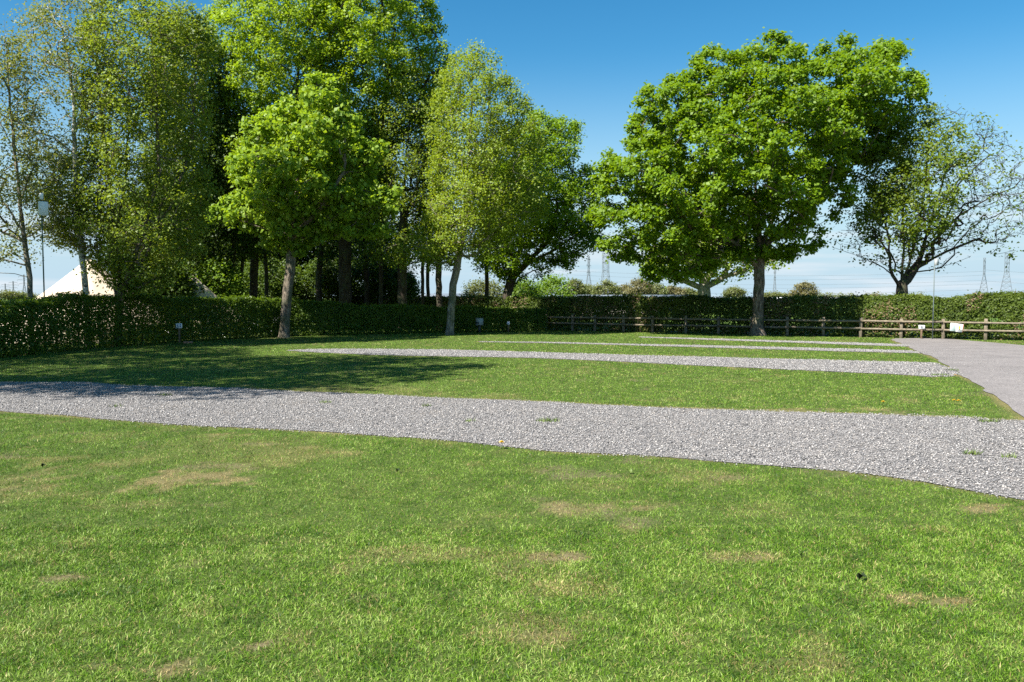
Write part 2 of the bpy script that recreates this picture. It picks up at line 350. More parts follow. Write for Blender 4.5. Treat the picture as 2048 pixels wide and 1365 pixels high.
col = t.mix(t.rng(a3, .55, .75, 0, .6), col, (.12, .108, .105))
M['asphalt'] = t.done(t.bsdf(col, .9, .2, bump=a1, bs=.5, bd=.006))
sheet('road', refine(ROAD, .3, .07), .010, M['asphalt'])

# loose stones on the gravel
def sample_poly(P, n):
    A = np.array(P); lo, hi = A.min(0), A.max(0); out = []
    while sum(map(len, out)) < n:
        q = lo + (hi - lo) * rng.random((n * 2, 2)); wx = wob(q[:, 0], q[:, 1]) + rng.normal(0, .05, len(q)); wy = wob(q[:, 1] + 50, q[:, 0]) + rng.normal(0, .05, len(q)); k = inpoly(q[:, 0] + wx, q[:, 1] + wy, P); q = q[k]
        q = q[(np.abs(q[:, 0]) < .70 * q[:, 1] + 3)]
        out.append(q)
    return np.concatenate(out)[:n]
t = NT('loose_stone'); a = t.attr('tint')
M['stone'] = t.done(t.bsdf(t.ramp(a, [(0, (.03, .031, .032)), (.15, (.11, .108, .108)), (.45, (.275, .266, .260)), (.75, (.345, .325, .308)), (.92, (.41, .37, .33)), (1, (.52, .49, .46))]), .8, .25))
OCT = np.array([(1, 0, 0), (0, 1, 0), (-1, 0, 0), (0, -1, 0), (.1, .05, .8), (0, 0, -.5)], float)
OT = np.array([(0, 1, 4), (1, 2, 4), (2, 3, 4), (3, 0, 4), (1, 0, 5), (2, 1, 5), (3, 2, 5), (0, 3, 5)])
def stones(name, P, n, s0, s1):
    q = sample_poly(P, n); n = len(q)
    s = s0 + (s1 - s0) * rng.random(n) ** 2.2
    V = OCT[None] * (1 + rng.normal(0, .22, (n, 6, 3))) * np.stack([s, s * (.6 + .4 * rng.random(n)), s * (.35 + .35 * rng.random(n))], 1)[:, None]
    an = rng.random(n) * 6.28; c, sn = np.cos(an)[:, None], np.sin(an)[:, None]
    tl = rng.normal(0, .35, n)[:, None]
    X = V[..., 0] * c - V[..., 1] * sn; Y = V[..., 0] * sn + V[..., 1] * c; Z = V[..., 2] + V[..., 0] * tl
    V = np.stack([X + q[:, :1], Y + q[:, 1:2], Z + .008 + s[:, None] * .28], -1).reshape(-1, 3)
    F = (OT[None] + (np.arange(n) * 6)[:, None, None]).reshape(-1, 3)
    o = mesh_np(name, V, F, M['stone'], attrs={'tint': np.repeat(np.clip(rng.normal(.5, .24, n), 0, 1), 6)})
    return tag(o, kind='stuff')
o = stones('gravel', PITCH1, 135000, .006, .016); tag(o, 'loose grey and pinkish stones over the wide near gravel strip', 'gravel')
o = stones('gravel', PITCH2, 36000, .009, .024); tag(o, 'loose grey stones over the second gravel strip', 'gravel')
o = stones('gravel', PITCH3, 12000, .009, .022); tag(o, 'loose stones on the thin third gravel strip', 'gravel')
o = stones('gravel', PITCH4, 10000, .009, .022); tag(o, 'loose stones on the farthest gravel strip', 'gravel')

GRIT = gpoly([(1830, 700), (1900, 725), (1960, 745), (2060, 800), (2300, 860), (2300, 800), (2048, 735), (1950, 712), (1860, 695)])
o = stones('gravel', GRIT, 2600, .005, .013); tag(o, 'loose grit scattered over the road beside the gravel strips', 'gravel'); o.location.z = .004
# ---------------------------------------------------------------- hedges: lines on the ground
LH0 = [(-18.0, 7.0), (-16.2, 12.0)] + [tuple(gp(x, y)[:2]) for x, y in [(0, 718), (200, 697), (360, 685), (560, 674), (800, 668), (1095, 663)]]
F0, F1 = gp(1090, 661.0)[:2], gp(1975, 680.5)[:2]
fd = (F1 - F0) / np.linalg.norm(F1 - F0); fn = np.array([-fd[1], fd[0]])       # away from the camera
def resample(P, st):
    P = np.array(P, float); L = np.concatenate([[0], np.cumsum(np.linalg.norm(np.diff(P, axis=0), axis=1))])
    n = max(2, int(L[-1] / st)); s = np.linspace(0, L[-1], n); return np.stack([np.interp(s, L, P[:, k]) for k in range(P.shape[1])], 1)

_L = resample(LH0, .5); _T = np.gradient(_L, axis=0); _T /= np.linalg.norm(_T, axis=1)[:, None]
LH = [tuple(p) for p in _L + np.stack([-_T[:, 1], _T[:, 0]], 1) * .55]        # centre line, half a hedge width behind its visible foot
# ---------------------------------------------------------------- lawn blades
t = NT('grass_blade')
col = t.ramp(t.attr('tint'), [(0, (.020, .068, .003)), (.35, (.082, .182, .007)), (.7, (.175, .305, .020)), (1, (.320, .420, .100))])
col = t.mix(t.attr('dry'), col, t.mix(t.attr('tint'), (.22, .15, .05), (.54, .42, .19)))
p = t.bsdf(col, .5, .3); tr = t.n('ShaderNodeBsdfTranslucent'); t.l(col, tr.inputs[0])
mx = t.n('ShaderNodeMixShader'); mx.inputs[0].default_value = .3; t.l(p, mx.inputs[1]); t.l(tr.outputs[0], mx.inputs[2]); M['blade'] = t.done(mx.outputs[0])
lh = np.array(LH0)
def behind_hedge(x, y):
    hx = np.interp(y, lh[:, 1], lh[:, 0]); m = (x < hx - .1) & (y < 39)
    d = (x - F0[0]) * fn[0] + (y - F0[1]) * fn[1]
    return m | (d > .55)
def blades(y0, y1, dens, w, h, bent):
    n = int((y1 - y0) * (.644 * (y0 + y1) + 6.4) * dens)
    y = y0 + (y1 - y0) * rng.random(n); x = (rng.random(n) * 2 - 1) * (.644 * y + 3.2)
    dry, bare = wear(x, y)
    k = ~hard(x, y) & ~behind_hedge(x, y) & (rng.random(n) > bare) & (rng.random(n) < .30 + 1.1 * fbm(x, y, .16)); x, y, dry = x[k], y[k], dry[k]; n = len(x)
    lush = .55 * fbm(x + 13, y + 8, 1.1) + .45 * vnoise(x, y, .09)
    hh = h * (.45 + .75 * rng.random(n)) * (.65 + .7 * lush) * (1 - .35 * dry) * (.55 + .45 * np.clip(near_edge(x, y) / .22, 0, 1))
    az = rng.random(n) * 6.283 + 1.2 * vnoise(x, y, .3); lean = np.abs(rng.normal(2.2, 1.4, n)); lean = np.clip(lean, 0, 7)
    dx, dy = np.cos(az), np.sin(az); fa = rng.random(n) * 3.1416; wx, wy = np.cos(fa) * w / 2 * (.6 + .8 * rng.random(n)), np.sin(fa) * w / 2
    B = np.stack([x, y, np.zeros(n) - .002], 1); Wd = np.stack([wx, wy, 0 * x], 1)
    cl, sl = np.cos(np.arctan(lean)), np.sin(np.arctan(lean))
    tip = B + np.stack([dx * sl, dy * sl, cl], 1) * hh[:, None]
    tint = np.clip(rng.normal(.45, .3, n) + (fbm(x, y + 40, 3.5) - .5) * .3 + (fbm(x + 3, y, .16) - .5) * 1.1, 0, 1)
    dr = np.clip(dry * 1.1 + (rng.random(n) < .22 + .5 * dry) * .8, 0, 1) * (rng.random(n) < .34 + 1.1 * dry)
    if bent:
        cl2, sl2 = np.cos(np.arctan(lean * .45)), np.sin(np.arctan(lean * .45))
        mid = B + np.stack([dx * sl2, dy * sl2, cl2], 1) * hh[:, None] * .52
        tip = mid + (tip - B) * .62 - np.array([0, 0, .1]) * hh[:, None]
        V = np.stack([B - Wd, B + Wd, mid + Wd * .8, mid - Wd * .8, tip], 1).reshape(-1, 3); b = np.arange(n)[:, None] * 5
        return V, b + np.array([[0, 1, 2, 3]]), b + np.array([[3, 2, 4]]), np.repeat(tint, 5), np.repeat(dr, 5)
    V = np.stack([B - Wd, B + Wd, tip], 1).reshape(-1, 3); b = np.arange(n)[:, None] * 3
    return V, np.zeros((0, 4), int), b + np.array([[0, 1, 2]]), np.repeat(tint, 3), np.repeat(dr, 3)
VV, QQ, TT, T1, T2 = [], [], [], [], []; off = 0
for y0, y1, de, w, h, be in [(2.4, 4, 19000, .0034, .031, True), (4, 5.5, 15000, .0038, .031, True), (5.5, 8, 10000, .0048, .031, False), (8, 11.5, 5600, .0064, .032, False), (11.5, 16, 2900, .0090, .034, False), (16, 24, 1200, .014, .036, False), (24, 42, 430, .022, .038, False)]:
    V, Q, T, a, b = blades(y0, y1, de, w, h, be); VV.append(V); QQ.append(Q + off); TT.append(T + off); T1.append(a); T2.append(b); off += len(V)
g = mesh_np('grass', np.concatenate(VV), [np.concatenate(QQ), np.concatenate(TT)], M['blade'], attrs={'tint': np.concatenate(T1), 'dry': np.concatenate(T2)})
tag(g, 'short mown lawn grass with straw coloured dry patches', 'grass', kind='stuff')

# ---------------------------------------------------------------- foliage
def unit(a): return a / (np.linalg.norm(a, axis=-1, keepdims=True) + 1e-9)
def leaf_mesh(name, P, size, asp, mat, parent=None, out=None, upb=.55, outb=.35, droop=.25, tint=None, sunb=.40):
    n = len(P); N = unit(rng.normal(0, 1, (n, 3))) * .9 + np.array([0, 0, upb])
    N = N + np.array([sx, sy, sz]) * sunb
    if out is not None: N = N + out * outb
    N = unit(N); D = unit(np.cross(N, unit(rng.normal(0, 1, (n, 3))))); D[:, 2] -= droop; D = unit(D); Wd = unit(np.cross(N, D)); N = np.cross(D, Wd)
    s = size * (.55 + .8 * rng.random(n)); L = (D * s[:, None]) * .5; w = Wd * (s * asp)[:, None] * .5; fold = N * (s * .10)[:, None]
    V = np.stack([P - L, P + w * .9 + fold - L * .1, P + L, P - w * .9 + fold - L * .1], 1).reshape(-1, 3)
    F = np.arange(n * 4).reshape(-1, 4)
    if tint is None: tint = np.clip(rng.normal(.5, .25, n), 0, 1)
    return mesh_np(name, V, F, mat, parent, attrs={'tint': np.repeat(tint, 4)})

def make_tree(name, base, stems, outline, D, label, group, leafmat, barkmat, rb=.2, lobe=(.7, 1.3), nl=60, tips=9, lpt=45, ls=.13, asp=.75, spread=.24, cat='tree', dens=None, clear=1.5, fill=.62, rtip=.006, flare=.35, up=.55, shell=.45, squash=.8, twmin=.0045):
    """stems: polylines of world points; outline: (x, z) world polygon inflated to half depth D about the base"""
    base = np.array(base, float)
    tr = empty(name, tuple(base), label, cat, group)
    P = [(a - base[0], b) for a, b in outline]
    pos, par, stemflag = [], [], []
    for si, st in enumerate(stems):
        q = resample(np.array(st) - np.array([base[0], base[1], 0]), .35)
        q[1:-1, :2] += rng.normal(0, .012, (len(q) - 2, 2))
        if si == 0: prev = -1
        else: prev = int(np.argmin(np.linalg.norm(np.array(pos) - q[0], axis=1))); q = q[1:]
        for p in q: pos.append(p); par.append(prev); stemflag.append(1); prev = len(pos) - 1
    # lobes of the crown
    A = np.array(P); lo, hi = A.min(0), A.max(0)
    tx = lo + (hi - lo) * rng.random((3000, 2)); ok = inpoly(tx[:, 0], tx[:, 1], P); tx = tx[ok]; ed = edgedist(tx[:, 0], tx[:, 1], P); Rm = max(ed.max() * .8, .3)
    lobes = []; idx = 0
    ymid = 0.
    while len(lobes) < nl and idx < len(tx):
        r = lobe[0] + (lobe[1] - lobe[0]) * random.random(); e = ed[idx]; x, z = tx[idx]; idx += 1
        if e < min(.92 * r, .55 * Rm):
            if random.random() > .35 or e < .22 * lobe[0]: continue
            r = max(.32 * lobe[0], e * .8)
        h = max(0., D * min(e / Rm, 1) ** .8 - r * .3); s = random.choice((-1, -1, 1))
        y = s * h * random.random() ** shell
        c = np.array([x, y, z])
        if any(np.linalg.norm(c - c2) < fill * (r + r2) for c2, r2 in lobes): continue
        lobes.append((c, r))
    top0 = np.array(pos)
    lobes.sort(key=lambda L: np.min(np.linalg.norm(top0 - L[0], axis=1)))
    TP, TC, TL = [], [], []
    pos = [np.array(p) for p in pos]; PA = np.array(pos); plen = np.zeros(len(pos))
    for i in range(1, len(pos)):
        if par[i] >= 0: plen[i] = plen[par[i]] + np.linalg.norm(pos[i] - pos[par[i]])
    plen = list(plen)
    for c, r in lobes:
        PA = np.array(pos); d = np.linalg.norm(PA - c, axis=1)
        cost = d + .22 * np.array(plen) + 1.4 * np.maximum(0, PA[:, 2] - c[2] + .25 * d) + 50 * (PA[:, 2] < min(clear, c[2]))
        k = int(np.argmin(cost)); p0 = pos[k]; L = d[k]
        g0 = unit(p0 - pos[par[k]]) if par[k] >= 0 else np.array([0, 0, 1.])
        dirt = unit(c - p0); d0 = unit(g0 * .5 + dirt + np.array([0, 0, .15])); d1 = unit(dirt + np.array([0, 0, .25]))
        n = max(2, int(L / .45)); prev = k; mine = []
        b1 = p0 + d0 * L * .35; b2 = c - d1 * L * .3
        for j in range(1, n + 1):
            u = j / n; q = (1 - u) ** 3 * p0 + 3 * u * (1 - u) ** 2 * b1 + 3 * u * u * (1 - u) * b2 + u ** 3 * c + (rng.normal(0, .035, 3) if j < n else 0)
            pos.append(q); par.append(prev); plen.append(plen[prev] + L / n); stemflag.append(0); prev = len(pos) - 1; mine.append(prev)
        mine = mine[len(mine) // 2:]
        w = 1.0 if dens is None else dens(c[0] + base[0], c[2])
        nt = max(3, int(tips * (r / lobe[1]) ** 1.6 + .5))
        for j in range(nt):
            dd = unit(rng.normal(0, 1, 3) + np.array([0, -.15, .35])); q = c + dd * r * (.45 + .6 * random.random()) * np.array([1, 1, squash])
            kk = mine[int(np.argmin([np.linalg.norm(pos[m] - q) for m in mine]))]
            mid = (pos[kk] + q) / 2 + rng.normal(0, .06, 3) * r
            pos.append(mid); par.append(kk); plen.append(plen[kk]); stemflag.append(0); pos.append(q); par.append(len(pos) - 2); plen.append(plen[kk]); stemflag.append(2)
            mine.append(len(pos) - 2)
            if random.random() < min(1, w + .15): TP.append(q); TC.append(c); TL.append(w)
    # radii by number of twigs carried
    N = len(pos); cnt = np.zeros(N)
    haschild = np.zeros(N, bool)
    for i in range(N):
        if par[i] >= 0: haschild[par[i]] = True
    cnt[~haschild] = 1
    for i in range(N - 1, 0, -1):
        if par[i] >= 0: cnt[par[i]] += cnt[i]
    e = math.log(rb / rtip) / math.log(max(cnt[0], 2)); rad = np.maximum(rtip * cnt ** e, twmin)
    PA = np.array(pos)
    # chains
    kids = [[] for _ in range(N)]
    for i in range(N):
        if par[i] >= 0: kids[par[i]].append(i)
    mb = MB(); stack = [(0, -1)]
    while stack:
        s, pa = stack.pop(); ch = []; rr = []
        if pa >= 0: ch.append(PA[pa]); rr.append(min(rad[s] * 1.25, rad[pa] * .95))
        i = s
        while True:
            ch.append(PA[i]); rr.append(rad[i])
            if not kids[i]: break
            ks = sorted(kids[i], key=lambda q: -cnt[q])
            for q in ks[1:]: stack.append((q, i))
            i = ks[0]
        rr = np.array(rr); ch = np.array(ch)
        if s == 0 and flare > 0:
            h = ch[:, 2]; rr = rr * (1 + flare * np.exp(-np.maximum(h, 0) / .22)) * 1.0
            ch = np.concatenate([[ch[0] - np.array([0, 0, .08])], ch]); rr = np.concatenate([[rr[0] * 1.15], rr])
        m = 10 if rr[0] > .1 else 6 if rr[0] > .03 else 4 if rr[0] > .012 else 3
        if len(ch) > 1: mb.tube(ch, rr, m, cap=False)
    mb.build('trunk', barkmat, tr, smooth=True)
    TP = np.array(TP); TC = np.array(TC); TL = np.array(TL); cntl = np.maximum(1, (lpt * TL * (.6 + .8 * rng.random(len(TP))))).astype(int)
    I = np.repeat(np.arange(len(TP)), cntl); n = len(I)
    off = rng.normal(0, 1, (n, 3)) * np.array([1, 1, .75]) * spread
    Lp = TP[I] + off; outd = unit(Lp - TC[I])
    lt = rng.normal(0, .12, len(TP))[I]
    leaf_mesh('crown', Lp, ls, asp, leafmat, tr, outd, upb=up, tint=np.clip(rng.normal(.5, .22, n) + lt, 0, 1))
    return tr
def px_tree(name, Y, trunk, extra, outline, D, label, group, lm, bm, **kw):
    """fit to the photograph: pixel polylines at distance Y (points may carry a depth offset)"""
    def pl(pts, first=False):
        out = []
        for k, p in enumerate(pts):
            dy = p[2] if len(p) > 2 else 0.; q = at(p[0], p[1], Y + dy)
            if first and k == 0: q[2] = 0.
            out.append(q)
        return out
    st = [pl(trunk, True)] + [pl(e) for e in extra]; ol = [tuple(at(x, y, Y)[[0, 2]]) for x, y in outline]
    return make_tree(name, st[0][0], st, ol, D, label, group, lm, bm, **kw)
exec_trees = True
if exec_trees:
    GB = 'tall trees behind the left hedge'
    # A and B: thin birches at the left edge
    px_tree('birch_tree', 24.5, [(62, 640), (61, 570), (48, 470), (40, 400), (33, 330), (20, 220), (14, 120), (8, 40)], [[(48, 470), (20, 420, .5), (-20, 370, .8)], [(40, 400), (70, 330, -.5), (95, 270, -.8)]],
            [(-70, 90), (-90, 250), (-90, 480), (-40, 560), (20, 560), (60, 540), (110, 510), (135, 430), (95, 330), (75, 220), (60, 120), (10, 30)], 2.2, 'thin sparse birch leaning at the far left edge of the photo', GB, M['birch_leaf'], M['pale_bark'],
            rb=.075, lobe=(.4, .8), nl=85, tips=10, lpt=36, ls=.08, spread=.20, fill=.5, clear=1.9, flare=.1)
    px_tree('birch_tree', 26, [(176, 640), (170, 570), (163, 500), (155, 420), (150, 300), (148, 200), (135, 110), (115, 10)], [[(160, 470), (115, 430, .4), (70, 420, .6)], [(150, 300), (100, 270, -.4), (60, 260, -.6)], [(150, 260), (190, 170, .5), (215, 60, .8)]],
            [(40, 100), (60, 40), (110, 0), (190, -20), (235, 60), (225, 250), (205, 400), (190, 480), (110, 500), (55, 460), (75, 380), (40, 300), (35, 200)], 2.3, 'white barked birch with airy foliage beside the cream tent', GB, M['birch_leaf'], M['birch_bark'],
            rb=.095, lobe=(.45, .9), nl=110, tips=10, lpt=40, ls=.08, spread=.22, fill=.5, clear=2.2, flare=.1)
    px_tree('alder_tree', 26.6, [(234, 640), (240, 540), (222, 400), (205, 250), (190, 60)], [[(236, 610), (262, 540, -.3), (285, 470, -.4), (318, 350, -.3), (312, 170, 0), (300, 30, 0)], [(236, 590), (205, 550, .3), (160, 505, .4), (110, 480, .6)], [(232, 600), (225, 500, .6), (250, 380, .8), (260, 200, 1)], [(280, 480, -.4), (340, 420, 0), (380, 300, .6), (390, 150, .6)]],
            [(165, 60), (200, 0), (260, -30), (330, -5), (390, 20), (430, 80), (425, 200), (405, 300), (425, 400), (405, 500), (340, 585), (255, 590), (215, 570), (190, 530), (130, 490), (80, 440), (65, 360), (110, 300), (170, 320), (165, 200)], 2.4, 'wide olive green many stemmed tree over the hedge, between birch and maple', GB, M['olive_leaf'], M['bark'],
            rb=.12, lobe=(.42, .85), nl=340, tips=10, lpt=46, ls=.095, spread=.17, fill=.5, clear=1.9, flare=.1)
    px_tree('alder_tree', 37.5, [(335, 640), (340, 540), (345, 400), (360, 250), (370, 80)], [[(338, 600), (365, 500, .4), (400, 350, .5), (410, 150, .5)]],
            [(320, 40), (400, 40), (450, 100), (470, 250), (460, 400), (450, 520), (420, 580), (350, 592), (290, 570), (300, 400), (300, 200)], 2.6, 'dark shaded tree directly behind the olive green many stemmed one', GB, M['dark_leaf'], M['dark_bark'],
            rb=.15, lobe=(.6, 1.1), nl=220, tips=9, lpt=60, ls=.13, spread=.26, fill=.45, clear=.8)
    px_tree('lime_tree', 40, [(505, 640), (508, 560), (512, 400), (520, 250), (520, 60)], [[(510, 450), (460, 330, .6), (450, 120, .6)], [(512, 400), (590, 280, -.5), (600, 60, -.5)]],
            [(400, 120), (420, 30), (460, -10), (520, -80), (600, -90), (670, -60), (700, 60), (700, 250), (680, 430), (600, 470), (500, 470), (450, 470), (430, 350), (425, 220)], 4.2, 'tall bright green tree rising behind the front lawn maple', GB, M['lime_leaf'], M['dark_bark'],
            rb=.20, lobe=(.6, 1.15), nl=260, tips=12, lpt=52, ls=.14, spread=.18, fill=.55, squash=.6, clear=4)
    px_tree('lime_tree', 42, [(692, 640), (690, 560), (690, 440), (692, 300), (700, 100)], [[(690, 450), (640, 320, -.5), (640, 80, -.5)], [(690, 400), (760, 260, .5), (790, 60, .5)], [(692, 330), (830, 220, -.8), (870, 120, -.8)]],
            [(610, 60), (640, -60), (740, -120), (830, -60), (875, 20), (905, 90), (905, 170), (870, 230), (800, 280), (770, 380), (730, 450), (660, 470), (610, 420), (600, 250)], 4.5, 'tallest bright green tree, its top cut by the photo edge', GB, M['lime_leaf'], M['dark_bark'],
            rb=.33, lobe=(.6, 1.15), nl=290, tips=12, lpt=52, ls=.14, spread=.18, fill=.55, squash=.6, clear=4)
    px_tree('alder_tree', 41, [(806, 640), (804, 560), (806, 420), (815, 280), (830, 150)], [[(805, 450), (850, 330, .5), (880, 220, .5)], [(805, 430), (760, 330, -.4), (750, 230, -.4)]],
            [(740, 200), (800, 140), (860, 130), (900, 180), (905, 300), (890, 400), (880, 500), (820, 540), (750, 520), (730, 420), (740, 300)], 2.6, 'thin foliaged tree with thick dark trunk, sky showing through it', GB, M['olive_leaf'], M['dark_bark'],
            rb=.24, lobe=(.6, 1.1), nl=85, tips=9, lpt=40, ls=.12, spread=.26, fill=.5, clear=3.3)
    # slender trunks standing between
    for x, Y, top, rb, txt, w in [(760, 43, 260, .11, 'slender dark trunk left of the thick one', 32), (845, 42.5, 240, .09, 'slender dark trunk just right of the thick one', 28), (858, 44, 250, .10, 'slender dark trunk, middle of the close three', 26), (881, 41, 200, .16, 'straight dark trunk just left of the front birch', 34), (972, 43, 330, .11, 'slender dark trunk between front birch and spreading maple', 40),
                              (465, 38, 250, .12, 'slender leaning dark trunk left of the front maple', 36), (486, 39, 280, .08, 'very thin dark trunk beside the front maple', 30), (532, 41, 300, .10, 'thin crooked trunk in shade behind front maple', 30), (640, 44, 260, .16, 'dark trunk in deep shade right of the front maple', 40), (735, 45, 280, .15, 'dark trunk in deep shade right of the tallest tree trunk', 40)]:
        lo = 545 if x not in (972,) else 560
        px_tree('alder_tree', Y, [(x, 640), (x + random.uniform(-4, 4), 560), (x + random.uniform(-8, 8), 430), (x + random.uniform(-10, 10), top)], [],
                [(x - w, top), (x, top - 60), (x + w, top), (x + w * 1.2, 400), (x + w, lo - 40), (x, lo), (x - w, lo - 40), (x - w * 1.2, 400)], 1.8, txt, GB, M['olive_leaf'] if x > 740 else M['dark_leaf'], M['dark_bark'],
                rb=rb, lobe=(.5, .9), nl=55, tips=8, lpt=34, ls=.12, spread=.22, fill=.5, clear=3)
    # F: maple on the lawn
    px_tree('maple_tree', 32.4, [(568, 673), (572, 620), (578, 560), (585, 490), (590, 420), (602, 300), (612, 190)], [[(586, 480), (540, 420, -.4), (505, 330, -.5), (520, 250, -.4)], [(588, 470), (640, 420, -.7), (690, 340, -.9), (690, 250, -.6)], [(587, 480), (680, 470, .3), (760, 462, .3)], [(587, 470), (520, 455, -.5), (450, 430, -.6)]],
            [(590, 190), (615, 160), (650, 140), (672, 180), (690, 215), (712, 235), (725, 280), (765, 290), (748, 330), (740, 365), (800, 390), (785, 425), (740, 440), (800, 462), (740, 476), (660, 478), (610, 505), (545, 505), (510, 470), (420, 440), (440, 405), (485, 385), (455, 330), (500, 290), (490, 240), (540, 225)], 2.7,
            'bright green maple with leaning pale trunk on the lawn before the hedge', None, M['maple_leaf'], M['bark'], rb=.195, lobe=(.42, .85), nl=230, tips=11, lpt=36, ls=.18, asp=.8, spread=.15, fill=.6, squash=.55, clear=3.3, flare=.25, up=.3)
    # J: young pale tree on the lawn
    px_tree('birch_tree', 34.6, [(899, 667), (903, 610), (908, 560), (925, 480), (931, 400), (938, 300), (944, 200), (945, 90)], [[(930, 410), (965, 350, -.3), (975, 250, -.3), (980, 150, -.2)], [(925, 470), (880, 440, -.5), (850, 400, -.5)]],
            [(945, 72), (975, 105), (1000, 120), (1020, 160), (1048, 180), (1065, 230), (1090, 260), (1085, 330), (1105, 390), (1075, 450), (1020, 500), (950, 525), (860, 550), (810, 535), (795, 490), (850, 440), (862, 380), (850, 300), (870, 200), (900, 110), (925, 90)], 2.8,
            'slim yellow green tree with pale trunk on lawn, right of the maple', None, M['yellow_leaf'], M['pale_bark'], rb=.165, lobe=(.38, .80), nl=300, tips=10, lpt=38, ls=.105, spread=.17, fill=.5, clear=3.0, flare=.3)
    # L: spreading dark maple behind
    px_tree('maple_tree', 41.5, [(1010, 640), (1014, 590), (1024, 555), (1040, 500), (1050, 400), (1070, 290)], [[(1024, 558), (1060, 520, -.5), (1100, 480, -.7), (1140, 400, -.6), (1150, 300, -.5)], [(1060, 525, -.4), (1110, 500, -1), (1180, 450, -1.2)], [(1030, 530), (1000, 460, .5), (1000, 350, .5)]],
            [(950, 540), (940, 450), (965, 330), (1000, 260), (1060, 220), (1110, 238), (1150, 232), (1168, 290), (1160, 330), (1192, 340), (1205, 420), (1205, 500), (1150, 535), (1080, 555), (1030, 575), (985, 550)], 3.6,
            'spreading dark green maple with forked trunk left of the gap with pylons', GB, M['oak_leaf'], M['dark_bark'], rb=.25, lobe=(.5, .95), nl=240, tips=10, lpt=46, ls=.14, spread=.2, fill=.5, clear=2.6)
    # M: the oak
    px_tree('oak_tree', 34.3, [(1515, 668.5), (1517, 620), (1518, 560), (1520, 500), (1515, 420), (1505, 300), (1500, 180)],
            [[(1516, 535), (1480, 495, -.5), (1430, 455, -.9), (1380, 400, -1.2), (1330, 330, -1.4)], [(1519, 515), (1560, 450, -.5), (1620, 400, -.7), (1700, 300, -.6)], [(1519, 500), (1570, 380, .9), (1640, 250, 1.2), (1680, 150, 1)], [(1517, 470), (1450, 330, .8), (1400, 200, 1)], [(1480, 495, -.5), (1400, 470, .2), (1300, 440, .4), (1240, 430, .5)], [(1520, 490), (1610, 440, .8), (1660, 430, 1)]],
            [(1195, 340), (1190, 305), (1225, 285), (1260, 255), (1270, 200), (1305, 155), (1365, 148), (1400, 100), (1440, 80), (1470, 110), (1520, 68), (1570, 76), (1600, 108), (1680, 70), (1710, 95), (1765, 82), (1795, 98), (1798, 130), (1838, 160), (1848, 195), (1825, 240), (1785, 300), (1740, 330), (1705, 360), (1698, 420), (1680, 450), (1645, 450), (1640, 490), (1590, 525), (1560, 522), (1500, 528), (1470, 525), (1445, 530), (1385, 568), (1310, 568), (1262, 525), (1210, 520), (1185, 450), (1185, 400)], 4.9,
            'large round crowned oak standing alone in front of the wooden fence', None, M['oak_leaf'], M['oak_bark'], rb=.225, lobe=(.5, 1.0), nl=450, tips=11, lpt=62, ls=.15, asp=.85, spread=.15, fill=.57, squash=.6, clear=3.2, flare=.75)
    # O: half leafed sycamore at the right
    def dn(x, z):
        u = x / 33.5 * FPX + CX; w = 1.35 if u < 1850 else .22
        if u < 1850 and z < 4.2: w = .5
        if u < 1740 and z < 4.5: w = .3
        return w
    px_tree('sycamore_tree', 33.5, [(1806, 680), (1806, 620), (1803, 575), (1808, 500), (1805, 400), (1800, 280), (1810, 230)],
            [[(1802, 580), (1780, 540, -.2), (1778, 480, -.3), (1760, 400, -.4), (1740, 320, -.3)], [(1805, 575), (1840, 520, .2), (1862, 440, .3), (1890, 350, .4), (1915, 250, .3)], [(1806, 565), (1832, 480, -.3), (1850, 380, -.5), (1860, 250, -.5)], [(1850, 500, .2), (1920, 430, .1), (1990, 390, 0), (2045, 370, 0)], [(1835, 535, .1), (1890, 505, -.3), (1950, 480, -.4)], [(1782, 545, -.2), (1740, 520, -.4), (1665, 495, -.5)], [(1780, 510, -.3), (1730, 440, .2), (1690, 380, .3)], [(1860, 450, .3), (1930, 340, .8), (2000, 270, .8)]],
            [(1655, 495), (1690, 440), (1715, 400), (1710, 330), (1750, 300), (1790, 240), (1840, 205), (1930, 212), (1990, 250), (2045, 320), (2065, 420), (2045, 470), (2020, 525), (1950, 510), (1900, 545), (1840, 540), (1780, 550), (1700, 515)], 3.4,
            'half bare sycamore with forked trunk behind the fence at right', None, M['sycamore_leaf'], M['dark_bark'], rb=.24, lobe=(.4, .85), nl=300, tips=13, lpt=22, ls=.12, asp=.85, spread=.17, fill=.46, clear=2.3, dens=dn, rtip=.0022, twmin=.008)
    # N: old pale limbed tree in the field
    px_tree('oak_tree', 85, [(1412, 600), (1408, 580), (1405, 560), (1400, 520), (1395, 490)], [[(1405, 578), (1370, 562), (1330, 552), (1300, 540)], [(1410, 575), (1440, 560), (1460, 530), (1475, 500)], [(1403, 560), (1380, 530), (1350, 500)], [(1408, 572), (1425, 540), (1430, 500)]],
            [(1278, 545), (1285, 515), (1320, 490), (1350, 450), (1430, 440), (1500, 470), (1530, 500), (1570, 515), (1565, 540), (1500, 545), (1450, 560), (1370, 555), (1310, 560)], 6.5,
            'old pale limbed tree in the field seen under the oak crown', None, M['yellow_leaf'], M['pale_bark'], rb=.65, lobe=(1.0, 1.8), nl=120, tips=9, lpt=22, ls=.30, spread=.5, fill=.5, clear=2.4, rtip=.03, twmin=.03)
    # undergrowth and deeper trees of the wood
    def blob(x0, x1, y0, y1, k=10):
        return [(x0 + (x1 - x0) * (.5 + .5 * math.cos(a)) + random.uniform(-.04, .04) * (x1 - x0), y1 + (y0 - y1) * (.42 + .55 * math.sin(a)) + random.uniform(-.04, .04) * (y1 - y0)) for a in [i * 2 * math.pi / k for i in range(k)]]
